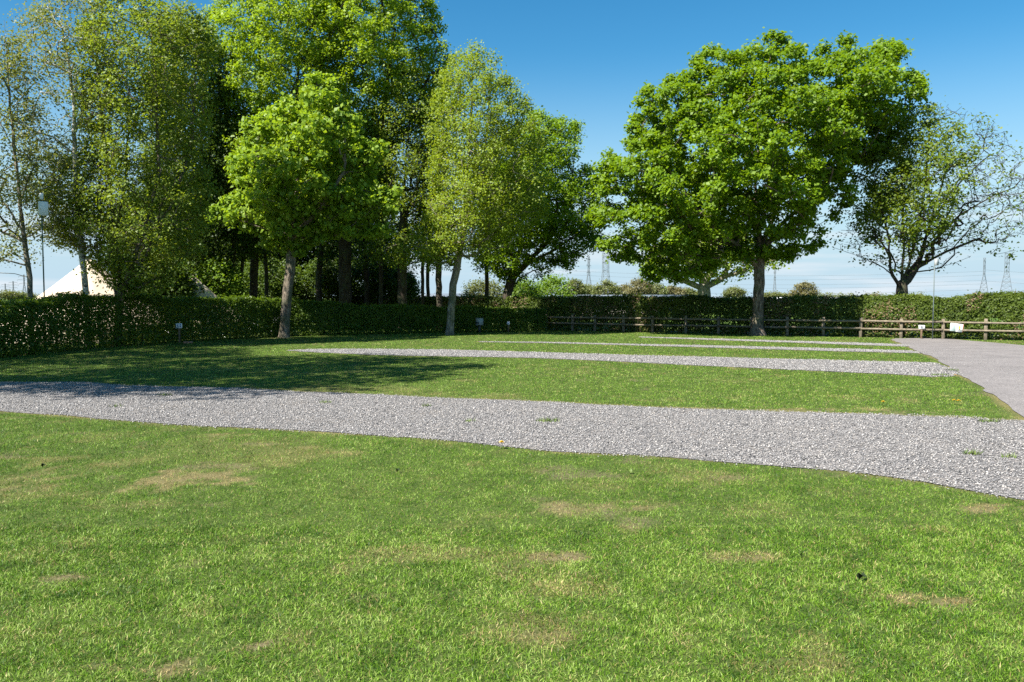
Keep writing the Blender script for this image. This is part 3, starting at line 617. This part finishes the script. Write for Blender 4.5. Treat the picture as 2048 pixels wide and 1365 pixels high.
    for x0, x1, y0, Y, txt, lm in [(395, 475, 515, 37, 'bright green bush in sun between tent and front maple', 'shrub_leaf'), (590, 700, 520, 46, 'dark bush in the shade right of the front maple', 'dark_leaf'), (690, 800, 500, 47, 'dark bush below the tallest bright green tree', 'dark_leaf'), (480, 610, 510, 45, 'dark bush behind the trunk of the front maple', 'dark_leaf'), (380, 500, 480, 46, 'dark bush far back above the second tent', 'dark_leaf'), (780, 830, 540, 46, 'small dark bush beside the thick dark trunk', 'dark_leaf'), (290, 380, 520, 33.5, 'dark low bush between the two cream tents', 'dark_leaf')]:
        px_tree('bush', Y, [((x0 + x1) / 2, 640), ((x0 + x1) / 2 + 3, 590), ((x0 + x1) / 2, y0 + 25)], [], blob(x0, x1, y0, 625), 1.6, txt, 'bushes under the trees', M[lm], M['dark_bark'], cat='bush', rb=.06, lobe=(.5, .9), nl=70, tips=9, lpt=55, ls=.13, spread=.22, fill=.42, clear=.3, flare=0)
    for x, w, Y, top, txt in [(430, 110, 52, 330, 'dark tree deep in the wood above the second tent'), (560, 120, 54, 280, 'dark tree deep in the wood behind the front maple'), (690, 130, 55, 260, 'dark tree deep in the wood behind the tallest tree'), (330, 100, 50, 350, 'dark tree deep in the wood above the first tent')]:
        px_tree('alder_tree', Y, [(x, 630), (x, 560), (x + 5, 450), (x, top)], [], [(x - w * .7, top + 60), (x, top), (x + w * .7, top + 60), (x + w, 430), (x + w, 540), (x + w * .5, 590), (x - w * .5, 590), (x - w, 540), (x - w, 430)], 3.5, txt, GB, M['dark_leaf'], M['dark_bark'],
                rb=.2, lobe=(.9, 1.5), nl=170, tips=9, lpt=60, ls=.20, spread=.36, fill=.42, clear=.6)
    # bright shrubs in the gap behind the back hedge
    for x0, x1, y0, Y, txt, lm in [(1020, 1075, 562, 55, 'bright green rounded shrub just right of the forked trunk', 'shrub_leaf'), (1062, 1142, 553, 58, 'bright green shrub, the taller, at the gap edge', 'shrub_leaf'), (925, 1010, 560, 62, 'olive shrub seen behind the slender dark trunk', 'far_leaf')]:
        px_tree('bush', Y, [((x0 + x1) / 2, 620), ((x0 + x1) / 2, y0 + 18)], [], blob(x0, x1, y0, 622), 1.6, txt, 'shrubs behind the back hedge', M[lm], M['bark'], cat='bush', rb=.08, lobe=(.5, 1.0), nl=60, tips=8, lpt=30, ls=.16, spread=.3, fill=.5, clear=.3, flare=0)
    # far trees along the horizon
    for x, w, y0, Y, txt, lm in [(1150, 22, 560, 120, 'sparse far tree nearest the dark maple at the gap', 'far_leaf'), (1178, 30, 572, 200, 'low far tree at the foot of the left pylon', 'far_leaf'), (1213, 26, 562, 190, 'rounded far tree in front of the second pylon', 'far_leaf'), (1249, 18, 570, 260, 'faint far tree between two rounded ones', 'far_olive_leaf'), (1280, 28, 558, 185, 'large rounded far tree left of the pale limbed one', 'far_olive_leaf'), (1310, 22, 567, 200, 'rounded far tree on the shoulder of the large one', 'far_leaf'),
                                 (1345, 26, 573, 210, 'low wide far tree close to the pale limbed one', 'far_olive_leaf'), (1375, 22, 578, 220, 'lowest far tree touching the pale limbed one', 'far_leaf'), (1470, 20, 576, 200, 'small far tree left of the oak trunk', 'far_leaf'), (1609, 26, 566, 230, 'lone round far tree standing on the horizon', 'far_olive_leaf'), (1545, 26, 588, 320, 'very low far tree right of the oak trunk', 'far_leaf'), (1572, 20, 590, 330, 'very low far tree beside the caravans', 'far_olive_leaf'), (1655, 22, 592, 350, 'tiny far tree right of the lone round one', 'far_leaf'), (1700, 24, 593, 360, 'tiny far tree halfway to the sycamore', 'far_leaf'), (1750, 24, 592, 360, 'tiny far tree just left of the sycamore trunk', 'far_olive_leaf'), (1840, 22, 593, 340, 'tiny far tree left of the right pole', 'far_leaf'),
                                 (20, 28, 585, 260, 'far tree at the left edge beyond the hedge', 'far_leaf'), (50, 26, 590, 280, 'far tree just left of the leaning birch', 'far_leaf')]:
        s = Y / 200.
        px_tree('field_tree', Y, [(x, 600), (x + 1, 590), (x, (y0 + 600) / 2)], [], [(x - w * .85, y0 + (597 - y0) * .35), (x - w * .4, y0 + 3), (x, y0), (x + w * .45, y0 + 4), (x + w * .9, y0 + (597 - y0) * .4), (x + w, y0 + (597 - y0) * .75), (x + w * .6, 597), (x - w * .6, 597), (x - w, y0 + (597 - y0) * .75)], w * Y / FPX * .8, txt, 'far trees along the horizon', M[lm], M['bark'],
                rb=.35 * s, lobe=(.7 * s, 1.3 * s), nl=60, tips=8, lpt=16, ls=.40 * s, spread=.45 * s, fill=.5, clear=.4, rtip=.03 * s, twmin=.03 * s, flare=0)
    # the near trees just outside the left edge: their shadow lies on the lawn, a few leaves reach into the picture
    def near_tree(base, blobs, label, nl):
        tr_ol = blobs
        return make_tree('maple_tree', (base[0], base[1], 0), [[(base[0], base[1], 0), (base[0] + .1, base[1], 3), (base[0], base[1] + .2, 6), (base[0], base[1], 11)]], tr_ol, 4.6, label, 'trees just beyond the left edge', M['maple_leaf'], M['bark'], rb=.25, lobe=(.8, 1.3), nl=nl, tips=9, lpt=40, ls=.17, spread=.3, fill=.5, clear=2.8)
    def oval(cx, cz, rx, rz): return [(cx + rx * math.cos(i * .628), cz + rz * math.sin(i * .628)) for i in range(10)]
    near_tree((-13.3, 11.4), oval(-13.3, 11.2, 4.9, 3.4), 'near maple left of the picture casting the wide lawn shadow', 110)
    near_tree((-19.0, 16.4), oval(-19.0, 10.6, 3.8, 3.6), 'second maple left of the picture, beyond the hedge corner', 80)

# ---------------------------------------------------------------- hedges
def hedge(name, line, w, hfun, n, ls, label, lm, dry=.0, core=.5, group=None, holes=0.):
    L = resample(line, .12); T = unit(np.gradient(L, axis=0)); Nn = np.stack([-T[:, 1], T[:, 0]], 1)
    e = empty(name, (L[len(L) // 2][0], L[len(L) // 2][1], 0), label, 'hedge', group)
    seg = np.linalg.norm(np.diff(L, axis=0), axis=1); cum = np.concatenate([[0], np.cumsum(seg)])
    # more leaves where the hedge is near the camera is not needed: even density
    s = rng.random(n) * cum[-1]; bx = np.interp(s, cum, L[:, 0]); by = np.interp(s, cum, L[:, 1]); nx = np.interp(s, cum, Nn[:, 0]); ny = np.interp(s, cum, Nn[:, 1])
    u = rng.random(n)
    side = np.where(u < .42, -1, np.where(u < .60, 1, 0)); top = (u >= .60) & (u < .80)
    lat = np.where(side != 0, side * (1 - np.abs(rng.normal(0, .13, n))), rng.random(n) * 2 - 1)
    z = rng.random(n) ** .9
    z = np.where(top, 1 - np.abs(rng.normal(0, .05, n)), z)
    H = hfun(bx, by) * (1 + .16 * (fbm(s, s * 0 + 7, 1.1) - .5) + .12 * (vnoise(s, lat * 2, .2) - .5))
    bulge = 1 + .55 * (fbm(s, z * 2.5 * 1.0 + 3, .6) - .5); roundc = np.where(z > .8, 1 - ((z - .8) / .2) ** 2 * .22, 1)
    off = lat * w / 2 * bulge * roundc
    P = np.stack([bx + nx * off, by + ny * off, np.maximum(.03, z * H)], 1) + rng.normal(0, .025, (n, 3)); P[:, 2] = np.abs(P[:, 2])
    stick = rng.random(n) < .05; P[stick & top, 2] += rng.random((stick & top).sum()) ** 2 * .20
    if holes: 
        k = (vnoise(s, z * 3, .22) < 1 - holes * (1.1 - z)) | (rng.random(n) < .25); P = P[k]; nx, ny, side, top = nx[k], ny[k], side[k], top[k]
    out = np.stack([nx * side, ny * side, top * 1.], 1)
    leaf_mesh('foliage', P - np.array([e.location.x, e.location.y, 0]), ls, .7, lm, e, out, upb=.3, outb=.9)
    if dry:
        m = int(n * dry); k = rng.integers(0, len(P), m); k = k[vnoise(P[k, 0], P[k, 1] + P[k, 2], .7) > .62]
        leaf_mesh('dead_leaves', P[k] + rng.normal(0, .04, (len(k), 3)) - np.array([e.location.x, e.location.y, 0]), ls * .9, .6, M['dry_leaf'], e, out[k], upb=.2, outb=1.2)
    mb = MB(); st = int(cum[-1] / .22)
    for i in range(st):
        q = (i + random.random()) * .22; x = float(np.interp(q, cum, L[:, 0])); y = float(np.interp(q, cum, L[:, 1])); hh = float(hfun(np.array([x]), np.array([y]))[0])
        x += random.uniform(-.12, .12); y += random.uniform(-.12, .12)
        mb.tube([(x, y, -.02), (x + random.uniform(-.06, .06), y + random.uniform(-.06, .06), hh * .45), (x + random.uniform(-.15, .15), y + random.uniform(-.15, .15), hh * .92)], [.022, .014, .006], 4, False)
        for _ in range(4):
            z0 = random.uniform(.25, .8) * hh; a = random.random() * 6.28; l = random.uniform(.2, .42)
            mb.tube([(x, y, z0), (x + math.cos(a) * l, y + math.sin(a) * l, z0 + random.uniform(.1, .35))], [.008, .004], 3, False)
    mb.build('stems', M['twig'], e, off=(e.location.x, e.location.y, 0))
    return e
def hl(x, y):
    return np.interp(y, [7, 18, 21, 23.2, 24.4, 27, 33, 36, 39], [1.40, 1.40, 1.42, 1.48, 1.64, 1.66, 1.60, 1.24, 1.10])
hedge('hedge', LH, 1.0, hl, 240000, .075, 'dark clipped hedge curving along the left side of the lawn', M['hedge_leaf'], holes=.12)
BL = [F0 + fn * .75 + fd * s for s in (-14, -6, 0, 8, 17.5, 30)]
def hb_(x, y):
    return 1.63 + .07 * (fbm(x, y, 1.7) - .5) + np.where(x > 15.2, .10 * vnoise(x, y, 1.1), 0)
hedge('hedge', BL, 1.1, hb_, 230000, .095, 'long hawthorn hedge behind the wooden rail fence', M['hawthorn_leaf'], dry=.35, holes=.45)

# ---------------------------------------------------------------- fence
fc = (F0 + F1) / 2
fe = empty('rail_fence', (fc[0], fc[1], 0), 'low wooden fence of two rails on square posts along the back hedge', 'fence')
frz = math.atan2(fd[1], fd[0])
def fence_at(px, along=0.):                 # point of the fence line crossing a pixel column
    d = ray(px, 640)[:2]; A = np.array([[d[0], -fd[0]], [d[1], -fd[1]]]); k = np.linalg.solve(A, F0); return F0 + fd * (k[1] + along)
posts = [float(np.dot(fence_at(p) - F0, fd)) for p in (1092, 1145, 1190, 1247, 1305, 1372, 1437, 1503, 1575, 1647, 1722, 1803, 1887, 1972)]
posts += [posts[-1] + 1.55, posts[-1] + 3.1, posts[-1] + 4.65]
lastk = posts[-1]
for k, s in enumerate(posts):
    p = F0 + fd * s; m = MB(); h = .80 + random.uniform(-.02, .02)
    m.box((0, 0, h / 2 - .03), (.115, .10, h + .06), frz + random.uniform(-.05, .05), tilt=random.uniform(-.012, .012), bev=.012)
    o = m.build('post', M['wood'], fe); o.location = (p[0] - fc[0], p[1] - fc[1], 0)
for z, j in ((.665, .0), (.365, .01)):
    for k in range(0, len(posts) - 1, 2):
        a, b = posts[k], posts[min(k + 2, len(posts) - 1)]
        pa, pb = F0 + fd * (a + .02) - fn * .085, F0 + fd * (b - .02) - fn * .085
        P = resample([(pa[0] - fc[0], pa[1] - fc[1], z + random.uniform(-.012, .012)), (pb[0] - fc[0], pb[1] - fc[1], z + random.uniform(-.012, .012))], .5)
        P[1:-1, 2] -= .008; P[1:-1] += rng.normal(0, .003, (len(P) - 2, 3))
        MB().tube(P, .042 + random.uniform(-.003, .003), 8).build('rail', M['wood'], fe, smooth=True)

# ---------------------------------------------------------------- signs, posts and boxes
def text_obj(body, size, mat, parent, loc, rot, depth=.002):
    c = bpy.data.curves.new('number', 'FONT'); c.body = body; c.size = size; c.extrude = depth; c.align_x = 'CENTER'; c.align_y = 'CENTER'; c.offset = size * .02
    tmp = bpy.data.objects.new('tmp', c); COL.objects.link(tmp)
    bpy.context.view_layer.update()
    me = bpy.data.meshes.new_from_object(tmp.evaluated_get(bpy.context.evaluated_depsgraph_get())); bpy.data.objects.remove(tmp)
    me.name = 'number'; me.materials.clear(); me.materials.append(mat)
    o = bpy.data.objects.new('number', me); COL.objects.link(o); o.parent = parent; o.location = loc; o.rotation_euler = rot; return o
def number_sign(p, num, label, pw, ph, top, rz, post=M['post_wood'], ink='blue_ink', stone=None, size=None):
    e = empty('pitch_sign', (p[0], p[1], 0), label, 'sign', 'numbered pitch signs'); e.rotation_euler = (0, 0, rz)
    MB().box((0, 0, top / 2 - .06), (.065, .05, top + .04), bev=.006).build('post', post, e)
    MB().box((0, -.036, top - ph / 2), (pw, .012, ph), bev=.003).build('panel', M['white_paint'], e)
    text_obj(num, size or ph * .95, M[ink], e, (0, -.0455, top - ph / 2), (R(90), 0, 0))
    return e
def aim(p): return math.atan2(-p[0], p[1]) * .8          # faces roughly towards the lawn
p = gp(359, 686); number_sign(p, '11', 'white sign reading 11 on wooden post at left', .21, .175, .70, aim(p))
q = gp(376, 687); b = MB().box((q[0], q[1], .03), (.32, .22, .07), .4, bev=.02).build('paving_slab', M['brick']); tag(b, 'low brown slab lying beside the sign reading 11', 'paving slab')
p = gp(690, 668.5); number_sign(p, '10', 'small square sign reading 10 in front of the shaded hedge', .155, .175, .62, aim(p) * .5, size=.15)
p = gp(1017, 664.6); number_sign(p, '9', 'tiny sign reading 9 at the dark hedge end', .12, .155, .50, aim(p) * .5)
p = fence_at(1844) - fn * .22; number_sign(p, '8', 'white sign reading 8 on a short post by the fence', .22, .15, .54, aim(p) * .7, ink='dark_ink')
def hookup(p, label, w, d, h, top, rz):
    e = empty('hookup_post', (p[0], p[1], 0), label, 'electric box', 'electric hookup posts'); e.rotation_euler = (0, 0, rz)
    MB().box((0, 0, (top - h) / 2), (.09, .09, top - h + .04), bev=.008).build('post', M['dark_metal'], e)
    MB().box((0, 0, top - h / 2), (w, d, h), bev=.015).build('box', M['grey_box'], e)
    MB().box((0, 0, top + .008), (w + .03, d + .03, .02), bev=.006).build('lid', M['grey_box'], e)
    for sx_ in (-.25, .25): MB().box((sx_ * w, -d / 2 - .012, top - h * .62), (w * .26, .03, h * .3), bev=.006).build('socket', M['dark_metal'], e)
    return e
p = gp(555, 670.5); hookup(p, 'grey electric hookup box half hidden by the maple trunk', .34, .18, .34, .78, .2)
p = gp(959, 665.5); hookup(p, 'grey electric hookup box right of the pale slim tree', .26, .26, .32, .66, -.75)
# notice boards on the fence
s0 = fence_at(1911) - fn * .16; e = empty('notice_board', (s0[0], s0[1], 0), 'tilted white notice with orange emblem fixed to the fence rail', 'sign'); e.rotation_euler = (0, .10, frz + .28)
MB().box((.095, -.02, .46), (.24, .012, .31), bev=.003).build('panel', M['white_paint'], e)
MB().box((-.13, -.016, .47), (.20, .012, .31), bev=.003).build('panel', M['pale_panel'], e)
MB().box((.0, .012, .46), (.42, .03, .05), bev=.004).build('batten', M['wood'], e)
m = MB(); an = np.arange(20) * 2 * math.pi / 20
m.add(np.concatenate([[(.10, -.0275, .50)], np.stack([.10 + .038 * np.cos(an), np.full(20, -.0275), .50 + .038 * np.sin(an)], 1)]), T=[(0, 1 + i, 1 + (i + 1) % 20) for i in range(20)])
m.box((.10, -.0285, .43), (.05, .003, .07)); m.build('emblem', M['orange_ink'], e)
m = MB(); [m.box((-.13, -.0235, .56 - i * .03), (.14 - .03 * (i % 2), .003, .008)) for i in range(7)]; m.build('text_lines', M['pale_ink'], e)
m = MB(); [m.box((.10, -.0275, .38 - i * .022), (.16 - .03 * (i % 2), .003, .006)) for i in range(3)]; m.build('text_lines', M['dark_ink'], e)
MB().box((.2225, -.018, .46), (.012, .016, .30), bev=.002).build('edge_strip', M['red_ink'], e)
# poles
def pole(px, Y, ytop, box, label, mat, boxm, small=False, rz=.45):
    p = at(px, 640, Y); zt = at(px, ytop, Y)[2]
    e = empty('signal_pole', (p[0], Y, 0), label, 'pole'); e.rotation_euler = (0, 0, rz)
    MB().tube([(0, 0, -.02), (0, 0, zt + .02)], .019, 10).build('pole', mat, e, smooth=True)
    w, d, h = box
    MB().box((.03, -d / 2 - .02, zt - h / 2 + .02), (w, d, h), bev=.012).build('box', boxm, e)
    if small:
        MB().box((0, -.03, zt + .17), (.09, .07, .19), bev=.02).build('antenna', boxm, e)
        MB().tube([(0, 0, zt + .02), (0, 0, zt + .10)], .014, 8).build('bracket', M['dark_metal'], e)
    return e
pole(90, 23.6, 405, (.25, .07, .41), 'green pole carrying a white box at left above the hedge', M['green_paint'], M['white_paint'], small=True, rz=.80)
pp = fence_at(1865) - fn * .3
e2 = pole(1866, float(pp[1]), 519, (.15, .09, .26), 'thin grey pole with small box standing by the right fence', M['galv'], M['grey_box'])
q = gp(1865, 676.5); b = MB().box((q[0], q[1], .03), (.24, .2, .08), .5, bev=.02).build('brick', M['brick']); tag(b, 'orange brick lying at the foot of the right pole', 'brick')

# ---------------------------------------------------------------- bell tents behind the hedge
def bell_tent(px, Y, zpeak, r, label, wall=.6):
    c = at(px, 560, Y); e = empty('bell_tent', (c[0], Y, 0), label, 'tent', 'cream bell tents')
    n = 60; P = [(r * 1.02, 0.0), (r, wall), (r * .72, wall + (zpeak - wall) * .28), (r * .42, wall + (zpeak - wall) * .57), (r * .16, wall + (zpeak - wall) * .85), (.07, zpeak), (.0, zpeak + .02)]
    P = resample(P, .16); V = []
    for rr, z in P:
        for i in range(n):
            a = 2 * math.pi * i / n; sag = 1 - (.045 * abs(math.sin(a * 6)) ** .8) * min(1, rr / (r * .5)) * (1 if z > wall * .9 else .5)
            V.append((rr * sag * math.cos(a), rr * sag * math.sin(a), z))
    Q = [(k * n + i, k * n + (i + 1) % n, (k + 1) * n + (i + 1) % n, (k + 1) * n + i) for k in range(len(P) - 1) for i in range(n)]
    MB().add(V, Q).build('canvas', M['canvas'], e, smooth=False)
    MB().tube([(0, 0, zpeak - .05), (0, 0, zpeak + .10)], .02, 8).build('pole_tip', M['dark_metal'], e)
    for a in (-.6, .9):
        x, y = math.cos(a - 1.4) * r * .22, math.sin(a - 1.4) * r * .22; MB().box((x, y, zpeak - .62), (.16, .05, .11), a - 1.4 + math.pi / 2).build('vent', M['dark_ink'], e)
    for i in range(12):
        a = i * math.pi / 6 + .2; MB().tube([(r * math.cos(a), r * math.sin(a), wall), ((r + 1.3) * math.cos(a), (r + 1.3) * math.sin(a), .0)], .006, 4, False).build('guy_rope', M['white_paint'], e)
bell_tent(180, 31, 3.12, 3.1, 'cream bell tent with peak beside the white birch')
bell_tent(384, 35, 2.62, 2.3, 'cream bell tent mostly hidden by leaves, left of the maple')

# ---------------------------------------------------------------- far buildings, caravans, pylons
def barn(px, y, Y, L, D_, hw, hr, rz, label):
    c = at(px, y, Y); e = empty('low_building', (c[0], Y, 0), label, 'building'); e.rotation_euler = (0, 0, rz)
    MB().box((0, 0, hw / 2), (L, D_, hw)).build('wall', M['plaster'], e)
    V = [(-L / 2 - .3, -D_ / 2 - .3, hw), (L / 2 + .3, -D_ / 2 - .3, hw), (L / 2 + .3, D_ / 2 + .3, hw), (-L / 2 - .3, D_ / 2 + .3, hw), (-L / 2 - .3, 0, hr), (L / 2 + .3, 0, hr)]
    MB().add(V, Q=[(0, 1, 5, 4), (2, 3, 4, 5), (3, 2, 1, 0)], T=[(0, 4, 3), (1, 2, 5)]).build('roof', M['slate'], e)
    for k in range(3): MB().box((-L * .3 + k * L * .3, -D_ / 2 - .02, hw * .55), (L * .1, .08, hw * .4)).build('window', M['glass'], e)
barn(880, 590, 75, 9, 4, 1.5, 2.05, .1, 'low building with slate roof glimpsed between the dark trunks')
barn(1262, 590, 60, 8, 4, 1.3, 1.86, -.1, 'long low slate roof just showing over the back hedge')
for k, (px, Y, txt) in enumerate([(1597, 150, 'distant white caravan below the lone round tree'), (1560, 170, 'distant white caravan nearest the oak trunk'), (1660, 165, 'distant white caravan farthest right on the horizon')]):
    c = at(px, 597, Y); e = empty('caravan', (c[0], Y, 0), txt, 'caravan', 'distant white caravans')
    MB().box((0, 0, 1.05), (5.2, 2.2, 1.5), bev=.3).build('body', M['caravan'], e)
    for s in (-.9, 1.1): MB().box((s, -1.11, 1.25), (1.1, .05, .5)).build('window', M['glass'], e)
    MB().tube([(-.1, -1.12, .33), (-.1, -.92, .33)], .33, 16).build('wheel', M['dark_metal'], e)
def pylon(px, Y, H, w0, label, arms=(9, 11, 9), rz=.5, w1=1.6, th=.34):
    c = at(px, 590, Y); e = empty('pylon', (c[0], Y, 0), label, 'pylon', 'lattice electricity pylons'); e.rotation_euler = (0, 0, rz)
    m = MB(); lv = np.linspace(0, 1, 11); W = [w0 * (1 - min(u / .6, 1)) + w1 * min(u / .6, 1) for u in lv]; Z = lv * H
    cs = [(-1, -1), (1, -1), (1, 1), (-1, 1)]
    for k in range(10):
        for i in range(4):
            a = cs[i]; b = cs[(i + 1) % 4]
            p = lambda q, l: (q[0] * W[l] / 2, q[1] * W[l] / 2, Z[l])
            m.bar(p(a, k), p(a, k + 1), th); m.bar(p(a, k), p(b, k + 1), th * .5); m.bar(p(b, k), p(a, k + 1), th * .5); m.bar(p(a, k + 1), p(b, k + 1), th * .55)
    m.build('tower', M['pylon'], e); 
    for z, A in zip((.62, .78, .92), arms):
        m = MB()
        for s in (-1, 1):
            m.bar((s * .7, -.6, z * H), (s * A, 0, z * H + .3), th * .8); m.bar((s * .7, .6, z * H), (s * A, 0, z * H + .3), th * .8); m.bar((s * .7, 0, z * H + 2.2), (s * A, 0, z * H + .3), th * .6)
            m.bar((s * A, 0, z * H + .3), (s * A, 0, z * H - 2.2), th * .6)
        m.build('cross_arm', M['pylon'], e)
    return e
pylon(1177, 860, 47, 10, 'left pylon of the pair over the gap beside the oak', rz=1.25)
pylon(1211, 800, 47, 11, 'right and bolder pylon of the pair over the gap', rz=1.2, w1=5.5)
pylon(1967, 800, 42, 10, 'narrower pylon under the sycamore branches at right', rz=1.0)
pylon(2012, 740, 43, 12, 'broadest pylon, rightmost in the photo', rz=1.0, w1=3.5)
pylon(1549, 1000, 44, 5, 'thin faint pylon just right of the oak trunk', rz=1.4, w1=1.2)
pylon(11, 2100, 40, 9, 'tiny pylon at the far left edge, the leftmost', rz=.3, th=.6)
pylon(27, 1900, 42, 9, 'tiny pylon second from the far left edge', rz=.3, th=.6)
pylon(49, 1500, 46, 9, 'tiny pylon just left of the leaning birch trunk', rz=.3, th=.55)
# cables slung between the pylons
def cable(a, b, sag, label, r=.10):
    a, b = np.array(a), np.array(b); u = np.linspace(0, 1, 30)[:, None]; P = a + (b - a) * u; P[:, 2] -= (4 * u * (1 - u))[:, 0] * sag
    c = (a + b) / 2; m = MB().tube(P - c, r, 3, False).build('power_cable', M['pylon']); m.location = c; tag(m, label, 'power cable', 'power cables across the sky')
lab = ['highest', 'second', 'third', 'fourth', 'fifth', 'lowest']
for k, y in enumerate((538, 546, 556, 563, 574, 583)):
    cable(at(1000, y - 4, 880), at(1967, y + 5, 800), 7, lab[k] + ' faint cable strung from left to the narrower right pylon')
for k, y in enumerate((540, 562, 585)):
    cable(at(1967, y, 800), at(2500, y - 6, 780), 6, ('upper', 'middle', 'lower')[k] + ' faint cable leaving the right pylons at the photo edge')

# ---------------------------------------------------------------- small things on the lawn and gravel
def dandelion(px, py, label, h=.075, n=1):
    p = gp(px, py); e = empty('dandelion', (p[0], p[1], 0), label, 'flower', 'yellow dandelions')
    MB().tube([(0, 0, 0), (.004, 0, h)], .0025, 5).build('stem', M['blade_plain'], e)
    m = MB()
    for ring, (r, z, k) in enumerate(((.032, .0, 16), (.024, .007, 12), (.013, .013, 8))):
        for i in range(k):
            a = i * 2 * math.pi / k + ring * .2; c, s = math.cos(a), math.sin(a); w = .007
            m.add([(0, 0, h + z), (c * r * .7 - s * w, s * r * .7 + c * w, h + z + .004), (c * r, s * r, h + z + .003), (c * r * .7 + s * w, s * r * .7 - c * w, h + z + .004)], Q=[(0, 1, 2, 3)])
    m.build('petals', M['yellow_petal'], e)
t = NT('stalk_green'); M['blade_plain'] = t.done(t.bsdf(t.ramp(t.noise(20), [(.3, (.06, .11, .015)), (.7, (.12, .17, .03))]), .6, .3))
for x, y, txt in [(1003, 899, 'single dandelion on the near lawn edge, left of middle'), (1766, 814, 'dandelion at the middle lawn edge left of the close pair'), (1908, 811, 'left dandelion of the close pair near the road'), (1917, 812, 'right dandelion of the close pair near the road'), (1910, 758, 'dandelion at the road edge by the second gravel strip')]: dandelion(x, y, txt)
t = NT('weed_leaf'); M['weed'] = t.done(t.bsdf(t.ramp(t.noise(15), [(.3, (.05, .095, .015)), (.7, (.13, .17, .035))]), .55, .3))
def weed(px, py, r, label, n=60, mat='weed', h=.05):
    p = gp(px, py); V = []; 
    for i in range(n):
        a = random.random() * 6.28; d = r * random.random() ** .6; x, y = math.cos(a) * d * 1.6, math.sin(a) * d; l = random.uniform(.5, 1.3) * h; b = random.random() * 6.28; lx, ly = math.cos(b) * l * .7, math.sin(b) * l * .7; w = random.uniform(.003, .007)
        V += [(x - math.sin(b) * w, y + math.cos(b) * w, .004), (x + math.sin(b) * w, y - math.cos(b) * w, .004), (x + lx, y + ly, .01 + l * random.uniform(.4, 1))]
    o = mesh_np('weed', V, np.arange(len(V)).reshape(-1, 3), M[mat]); o.location = (p[0], p[1], .005); tag(o, label, 'weed', 'weeds in the gravel')
for x, y, r, txt, n in [(1095, 844, .10, 'largest green weed tuft in the middle of near gravel', 130), (852, 814, .05, 'small weed at the near gravel, left of middle', 50), (650, 807, .06, 'weed tuft at upper gravel edge, left part', 60), (1945, 910, .06, 'dark weed in the gravel at right', 70), (2020, 917, .05, 'pale weed in gravel at the right photo edge', 40), (940, 845, .05, 'faint weed left of the largest tuft', 30),
                        (330, 792, .08, 'weed tuft at the shadow edge on near gravel', 60), (1880, 752, .12, 'weed tuft between second gravel strip and road', 120), (1905, 742, .10, 'weed tuft at the far corner of second strip and road', 90), (230, 815, .07, 'brownish weed low in near gravel at left', 40), (1980, 845, .10, 'weed tuft at road end of the near gravel', 90)]: weed(x, y, r, txt, n)
def fallen(px, py, label, s, mat, dark=False):
    p = gp(px, py); V = []; n = 10
    for i in range(n):
        a = i * 2 * math.pi / n; rr = s * (1 if i % 2 == 0 else .72); V.append((rr * math.cos(a), rr * .7 * math.sin(a), .018 * math.sin(a * 2) + .03))
    V.append((0, 0, .022)); o = mesh_np('fallen_leaf', V, np.array([(10, i, (i + 1) % n) for i in range(n)]), mat); o.location = (p[0], p[1], .01); o.rotation_euler = (.5, .3, random.random() * 6); tag(o, label, 'leaf', 'leaves lying on the lawn')
t = NT('dark_fallen_leaf'); M['dead_dark'] = t.done(t.bsdf(t.ramp(t.noise(60), [(.3, (.010, .016, .008)), (.7, (.03, .045, .02))]), .8, .1))
fallen(1727, 1165, 'dark curled leaf lying on the near lawn at right', .028, M['dead_dark'])
fallen(1598, 1118, 'small dull green leaf left of the dark curled one', .02, M['weed'])
fallen(1258, 948, 'pale green leaf lying on the lawn below the gravel', .03, M['weed'])
fallen(798, 948, 'small dark leaf on the lawn left of middle', .018, M['dead_dark'])
fallen(90, 937, 'dark leaf on the lawn at left by a dry patch', .022, M['dead_dark'])
